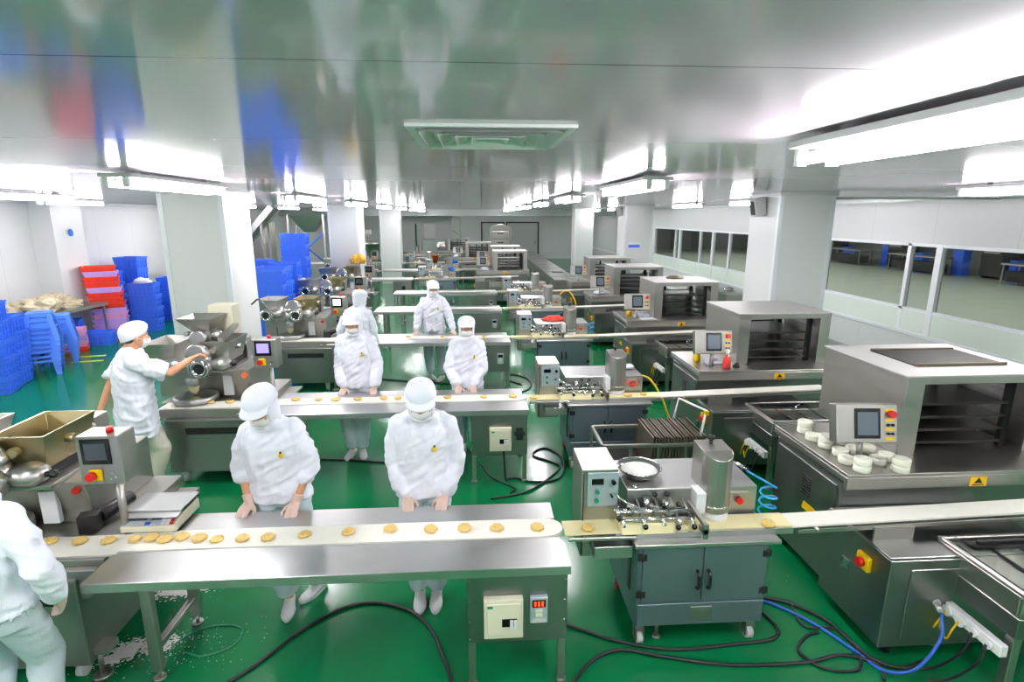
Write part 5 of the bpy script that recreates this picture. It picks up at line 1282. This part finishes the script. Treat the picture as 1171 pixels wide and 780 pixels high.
# stools: tapered top with grip slot, four splayed legs, stretcher band
def stool_mesh():
    m = MB(); a, b = .15, .22
    m.box(-a, a, -a, -.03, .43, .45).box(-a, a, .03, a, .43, .45).box(-a, -.06, -.03, .03, .43, .45).box(.06, a, -.03, .03, .43, .45)
    for sx in (-1, 1):
        for sy in (-1, 1):
            def rc(h, s): return [(sx * h, sy * h, s), (sx * (h - .065), sy * h, s), (sx * (h - .065), sy * (h - .012), s), (sx * (h - .012), sy * (h - .012), s), (sx * (h - .012), sy * (h - .065), s), (sx * h, sy * (h - .065), s)]
            m.loft([rc(b, 0), rc(a + .004, .44)], smooth=False)
    for (h, z, hh) in ((a + .006, .38, .06), (.183, .20, .035)):
        m.box(-h, h, -h, -h + .012, z, z + hh).box(-h, h, h - .012, h, z, z + hh).box(-h, -h + .012, -h + .012, h - .012, z, z + hh).box(h - .012, h, -h + .012, h - .012, z, z + hh)
    return m
st0 = [None]
def stools(x, y, n, rz, where):
    for k in range(n):
        if st0[0] is None: o = stool_mesh().build('plastic_stool', 'blue2', None, .003); st0[0] = o
        else: o = st0[0].copy(); COL.objects.link(o)
        o.location = (x + .010 * k, y, .0005 + .085 * k); o.rotation_euler = (0, 0, rz); o.scale = (1.15, 1.15, 1.1); tag(o, 'blue plastic stool in %s, %s' % (where, lvl(k, n)), 'stool', 'stacked blue plastic stools')
stools(-7.62, 9.85, 8, R(30), 'the taller nested stack by the left wall')
stools(-7.85, 10.6, 6, R(32), 'the shorter nested stack by the left wall')
# table with bags
t = thing('steel_side_table', (-8.62, 11.55, 0), 'long steel table under plastic bags by the left wall', 'table')
m = MB(); m.box(-9.1, -8.15, 10.3, 12.6, .83, .86); m.box(-9.1, -8.15, 10.3, 10.32, .79, .83).box(-8.17, -8.15, 10.32, 12.6, .79, .83); m.build('table_top', 'steel', t, .003)
for xx in (-9.05, -8.2):
    for yy in (10.4, 12.5): MB().box(xx - .02, xx + .02, yy - .02, yy + .02, 0, .83).build('leg', 'steel', t, .003)
for i, (x, y, rx, ry, rz) in enumerate([(-8.55, 11.2, .30, .34, .19), (-8.6, 11.85, .28, .30, .16), (-8.75, 10.6, .22, .26, .15)]):
    single(crumple(rx, ry, rz, 31 + i * 7, 60, 36, .5, .22), 'plastic_bag', 'bag', (x, y, .862), 'clear plastic bag on the steel side table, %s' % ['middle one', 'farther one', 'nearest one'][i], 'bag', 'plastic bags on the side table')
crate(-8.75, 9.98 + .75, .0, 0, 'blue plastic crate under the near end of the steel side table', 'blue crates')
single(MB().box(-.14, .14, -.10, .10, 0, .2), 'red_box', 'red_crate', (-8.95, 12.35, .861), 'small red box on the far end of the steel side table', 'box', bevel=.008)
single(crumple(.2, .16, .09, 41), 'white_bag', 'paper', (-7.95, 13.62, 4 * (CH + .001)), 'white bag lying on the crate stack beside the lid tower', 'bag')
# blue knob on the wall
single(MB().ell((0, 0, 0), (.03, .06, .08), 14, 10), 'wall_dispenser', 'bluebag', (-8.72, 12.65, 2.35), 'tiny blue dispenser high on the left wall pilaster', 'dispenser')

# steel rack frames by the back left
for j in range(3):
    t = thing('steel_frame_rack', (-8.2 + .75 * j, 16.4, 0), 'tubular steel rack frame, %s in the rank behind the crates' % ORD[j], 'rack', 'steel rack frames')
    m = MB(); x = -8.2 + .75 * j
    for z in (.25, .6, .95, 1.3): m.cyl((x - .34, 16.1, z), (x + .34, 16.1, z), .02, n=8).cyl((x - .34, 16.7, z), (x + .34, 16.7, z), .02, n=8)
    for z in (.25, .6, .95, 1.3): m.cyl((x - .34, 16.1, z), (x - .34, 16.7, z + .06), .02, n=8).cyl((x + .34, 16.1, z), (x + .34, 16.7, z + .06), .02, n=8)
    m.build('rail', 'steel', t)
    for xx in (x - .34, x + .34):
        for yy in (16.1, 16.7): MB().cyl((xx, yy, 0), (xx, yy, 1.36), .022, n=10).build('post', 'steel', t)
    MB().obox((x, 16.4, 1.40), (.72, .66, .03), (R(6), 0, 0)).build('shelf', 'steel_dull', t)
# inclined conveyor and receiving hopper behind
t = thing('inclined_conveyor', (-7.0, 18.0, 0), 'steep steel conveyor climbing toward the ceiling behind the near left column', 'conveyor')
m = MB(); dx, dz = 1.35, 1.45; L = math.hypot(dx, dz); ang = math.atan2(dz, dx)
m.obox((-7.0, 18.0, 2.12), (L + .3, .62, .05), (0, -ang, 0)); m.build('belt', 'steel_dull', t)
m = MB(); m.obox((-7.0, 17.66, 2.15), (L + .3, .06, .18), (0, -ang, 0)).obox((-7.0, 18.34, 2.15), (L + .3, .06, .18), (0, -ang, 0)); m.build('side_rail', 'alu', t, .004)
m = MB()
for k in range(9): m.obox((-7.6 + .15 * k, 18.0, 2.12 + (-.6 + .15 * k) * dz / dx + .05), (.02, .60, .06), (0, -ang, 0))
m.build('flight', 'dark', t)
for xx, zz in ((-7.5, 1.55), (-6.6, 2.5)):
    for yy in (17.7, 18.3): MB().box(xx - .03, xx + .03, yy - .03, yy + .03, 0, zz).build('leg', 'steel', t)
MB().box(-7.9, -7.2, 17.6, 18.4, .5, 1.45).build('feed_box', 'steel_dull', t, .01)
t = thing('hopper_tower', (-5.35, 18.6, 0), 'tall steel frame with a hopper and blue braces beside the inclined conveyor', 'machine')
for xx in (-5.95, -4.85):
    for yy in (18.2, 19.0): MB().box(xx - .03, xx + .03, yy - .03, yy + .03, 0, 2.75).build('post', 'steel', t)
m = MB(); m.hopper((-5.55, -5.25, 18.45, 18.75), (-5.95, -4.85, 18.2, 19.0), 2.2, 2.75, .02); m.build('hopper', 'steel', t)
m = MB()
for a, b in (((-5.95, 18.2, 1.2), (-4.85, 18.2, 2.2)), ((-4.85, 18.2, 1.2), (-5.95, 18.2, 2.2))): m.cyl(a, b, .025, n=8)
m.build('brace', 'blue_cord', t)
MB().box(-5.90, -4.90, 18.25, 18.95, .3, 1.2).build('motor_case', 'steel_dull', t, .01)
# stainless machine screen behind, left of the second column
t = thing('steel_bulk_cabinet', (-8.0, 20.0, 0), 'large dull steel cabinet behind the inclined conveyor', 'cabinet')
MB().box(-9.0, -7.2, 19.5, 20.6, .1, 2.5).build('body', 'steel_dull', t, .02, 2)
for k in range(3): MB().box(-8.95 + .6 * k, -8.4 + .6 * k, 19.47, 19.5, .3, 2.3).build('door', 'steel', t, .01)
MB().box(-8.9, -7.3, 19.6, 20.5, 0, .1).build('plinth', 'dark', t)
# round kettle seen between columns
t = thing('round_kettle', (-4.75, 24.9, 0), 'round stainless kettle standing between the second and third left columns', 'kettle')
MB().lathe([(.02, .45), (.25, .47), (.42, .62), (.45, .9), (.45, 1.5), (.47, 1.5), (.47, 1.53), (.30, 1.64), (.06, 1.68)], (-4.75, 24.9, 0), 28).build('kettle_body', 'steel', t)
for a in (.5, 2.6, 4.7): MB().cyl((-4.75 + .38 * math.cos(a), 24.9 + .38 * math.sin(a), 0), (-4.75 + .38 * math.cos(a), 24.9 + .38 * math.sin(a), .75), .03, n=10).build('leg', 'steel', t)
m = MB().cyl((-4.75, 24.9, 1.66), (-4.75, 24.9, 2.0), .03, n=10).obox((-4.75, 24.9, 2.02), (.25, .2, .2)); m.build('stirrer_motor', 'alu', t, .01)
# long grey channel table
t = thing('long_channel_table', (2.65, 23.2, 0), 'long low stainless channel table running down the hall toward the grey doors', 'table')
m = MB(); m.box(2.28, 3.02, 16.2, 30.2, .82, .86); m.build('table_top', 'steel_top', t, .004)
m = MB(); m.box(2.28, 2.31, 16.2, 30.2, .45, .82).box(2.99, 3.02, 16.2, 30.2, .45, .82).box(2.31, 2.99, 16.2, 16.23, .3, .82); m.build('skirt', 'steel_dull', t, .004)
m = MB()
for k in range(9): m.box(2.28, 3.02, 17.0 + 1.5 * k, 17.012 + 1.5 * k, .860, .864)
m.build('joint_strip', 'dark', t)
MB().box(2.5, 2.85, 18.2, 18.6, .86, .872).build('hatch', 'dark', t)
for yy in (16.4, 20.8, 25.2, 30.0):
    for xx in (2.33, 2.97): MB().box(xx - .03, xx + .03, yy - .03, yy + .03, 0, .45).build('leg', 'steel', t)
# tall round-topped machine at the far end
t = thing('tall_steel_machine', (1.3, 32, 0), 'tall steel machine with an arched top in front of the grey doors', 'machine')
pl = [(.7, .0), (1.95, .0), (1.95, 1.9)] + [(1.325 + .625 * math.cos(a), 1.9 + .35 * math.sin(a)) for a in [PI * k / 10 for k in range(1, 10)]] + [(.7, 1.9)]
MB().prism(pl, 'y', 31.6, 32.5).build('body', 'steel_dull', t, .01)
m = MB(); m.box(.85, 1.8, 31.57, 31.6, 1.45, 1.85).box(.85, 1.8, 31.57, 31.6, .9, 1.35).box(.85, 1.8, 31.57, 31.6, .3, .8); m.build('door', 'steel', t, .01)
m = MB(); m.box(1.15, 1.5, 31.55, 31.57, 1.72, 1.78).box(1.15, 1.5, 31.55, 31.57, 1.2, 1.26); m.build('door_handle', 'dark', t)
# upright frame with white panels at the far end
t = thing('panel_lifting_frame', (-2.0, 31.0, 0), 'tall dark steel frame holding pale panels with a yellow motor on top', 'machine')
for xx in (-3.0, -1.9, -.9):
    for yy in (30.8, 31.2): MB().box(xx - .04, xx + .04, yy - .04, yy + .04, 0, 2.6).build('post', 'steel_dull', t)
m = MB(); m.box(-3.0, -.9, 30.8, 30.86, 2.5, 2.58).box(-3.0, -.9, 30.8, 30.86, 1.4, 1.46).cyl((-1.9, 30.8, 2.4), (-1.0, 30.8, 1.7), .03, n=8); m.build('cross_bar', 'steel_dull', t)
m = MB(); m.prism([(-2.85, 1.5), (-1.95, 1.5), (-1.7, 1.9), (-2.0, 2.4), (-2.85, 2.45)], 'y', 30.9, 30.93); m.build('upper_panel', 'white_paint', t)
MB().box(-2.3, -1.75, 30.9, 30.93, .5, 1.4).build('lower_panel', 'white_paint', t)
MB().box(-2.7, -2.4, 30.85, 31.15, 2.6, 2.75).build('hoist_motor', 'yellow', t, .01)
# steel boxes by the window wall
def sbox(x, y, w, d, z0, z1, lb, item=True):
    t = thing('steel_bench_box', (x, y, 0), lb, 'bench', 'steel benches by the windows')
    MB().box(x - w / 2, x + w / 2, y - d / 2, y + d / 2, z1 - .05, z1).build('top', 'steel_top', t, .004)
    MB().box(x - w / 2 + .02, x + w / 2 - .02, y - d / 2 + .02, y + d / 2 - .02, z0, z1 - .05).build('body', 'steel_dull', t, .004)
    for xx in (x - w / 2 + .05, x + w / 2 - .05):
        for yy in (y - d / 2 + .05, y + d / 2 - .05): MB().box(xx - .025, xx + .025, yy - .025, yy + .025, 0, z0).build('leg', 'steel', t)
sbox(6.72, 14.4, .6, 1.2, .35, .75, 'steel bench box with clutter on top against the far windows')
sbox(5.55, 8.3, 1.1, 1.5, .3, .62, 'low steel bench box in the aisle between near window column and wall')
sbox(5.6, 11.3, .8, 1.2, .3, .70, 'steel bench box farther along the window aisle')
single(crumple(.14, .10, .06, 51), 'metal_parts_heap', 'chrome', (6.72, 14.3, .7505), 'small heap of metal parts on the far bench by the windows', 'parts')
# far drum on the floor by the right rear columns
t = thing('blue_drum', (4.6, 22.6, 0), 'small blue drum on the floor beyond the window-side columns', 'drum')
MB().lathe([(.0, 0), (.17, 0), (.18, .03), (.18, .42), (.17, .45), (.0, .45)], (4.6, 22.6, 0), 20).build('drum_body', 'blue', t)
MB().lathe([(.185, .42), (.185, .47), (.0, .48)], (4.6, 22.6, 0), 20).build('drum_lid', 'bluebag', t)
# long steel tables in the next room
for i, yy in enumerate((19.6, 25.9, 31.2, 37.0)):
    t = thing('packing_table', (21.6, yy, 0), 'long steel packing table in the dim room beyond the windows, %s from the front' % ORD[i], 'table', 'tables in the next room')
    MB().box(21.2, 22.0, yy - 1.6, yy + 1.6, .78, .84).build('table_top', 'alu', t)
    for xx in (21.25, 21.95):
        for y2 in (yy - 1.5, yy + 1.5): MB().box(xx - .025, xx + .025, y2 - .025, y2 + .025, 0, .78).build('leg', 'steel_dull', t)
    MB().box(21.3, 21.9, yy - 1.4, yy + 1.4, .12, .55).build('lower_bin', 'dark', t)
for i, yy in enumerate((22.9, 28.6, 34.3)):
    t = thing('dark_machine', (22.9, yy, 0), 'tall dark machine in the dim room beyond the windows, %s from the front' % ORD[i], 'machine', 'machines in the next room')
    MB().box(22.4, 23.4, yy - .5, yy + .5, .1, 1.7).build('body', 'dark', t, .02)
    MB().box(22.37, 22.4, yy - .4, yy + .4, 1.1, 1.6).build('door', 'steel_dull', t, .01)
    for y2 in (yy - .4, yy + .4): MB().box(22.5, 23.3, y2 - .04, y2 + .04, 0, .1).build('foot', 'black', t)
# ------------------------------------------------------------------ world, render look
w = bpy.data.worlds.new('world'); SC.world = w; w.use_nodes = True
w.node_tree.nodes['Background'].inputs['Color'].default_value = (.02, .022, .024, 1)
vs_ = SC.view_settings; vs_.view_transform = 'Standard'; vs_.look = 'None'; vs_.gamma = 1.0; vs_.use_curve_mapping = False; vs_.exposure = 0.06
cy = SC.cycles
cy.max_bounces = 8; cy.diffuse_bounces = 4; cy.glossy_bounces = 5; cy.transmission_bounces = 4; cy.transparent_max_bounces = 10
cy.sample_clamp_indirect = 6.0; cy.blur_glossy = 0.5; cy.caustics_reflective = False; cy.caustics_refractive = False
cy.use_denoising = True; cy.denoiser = 'OPENIMAGEDENOISE'
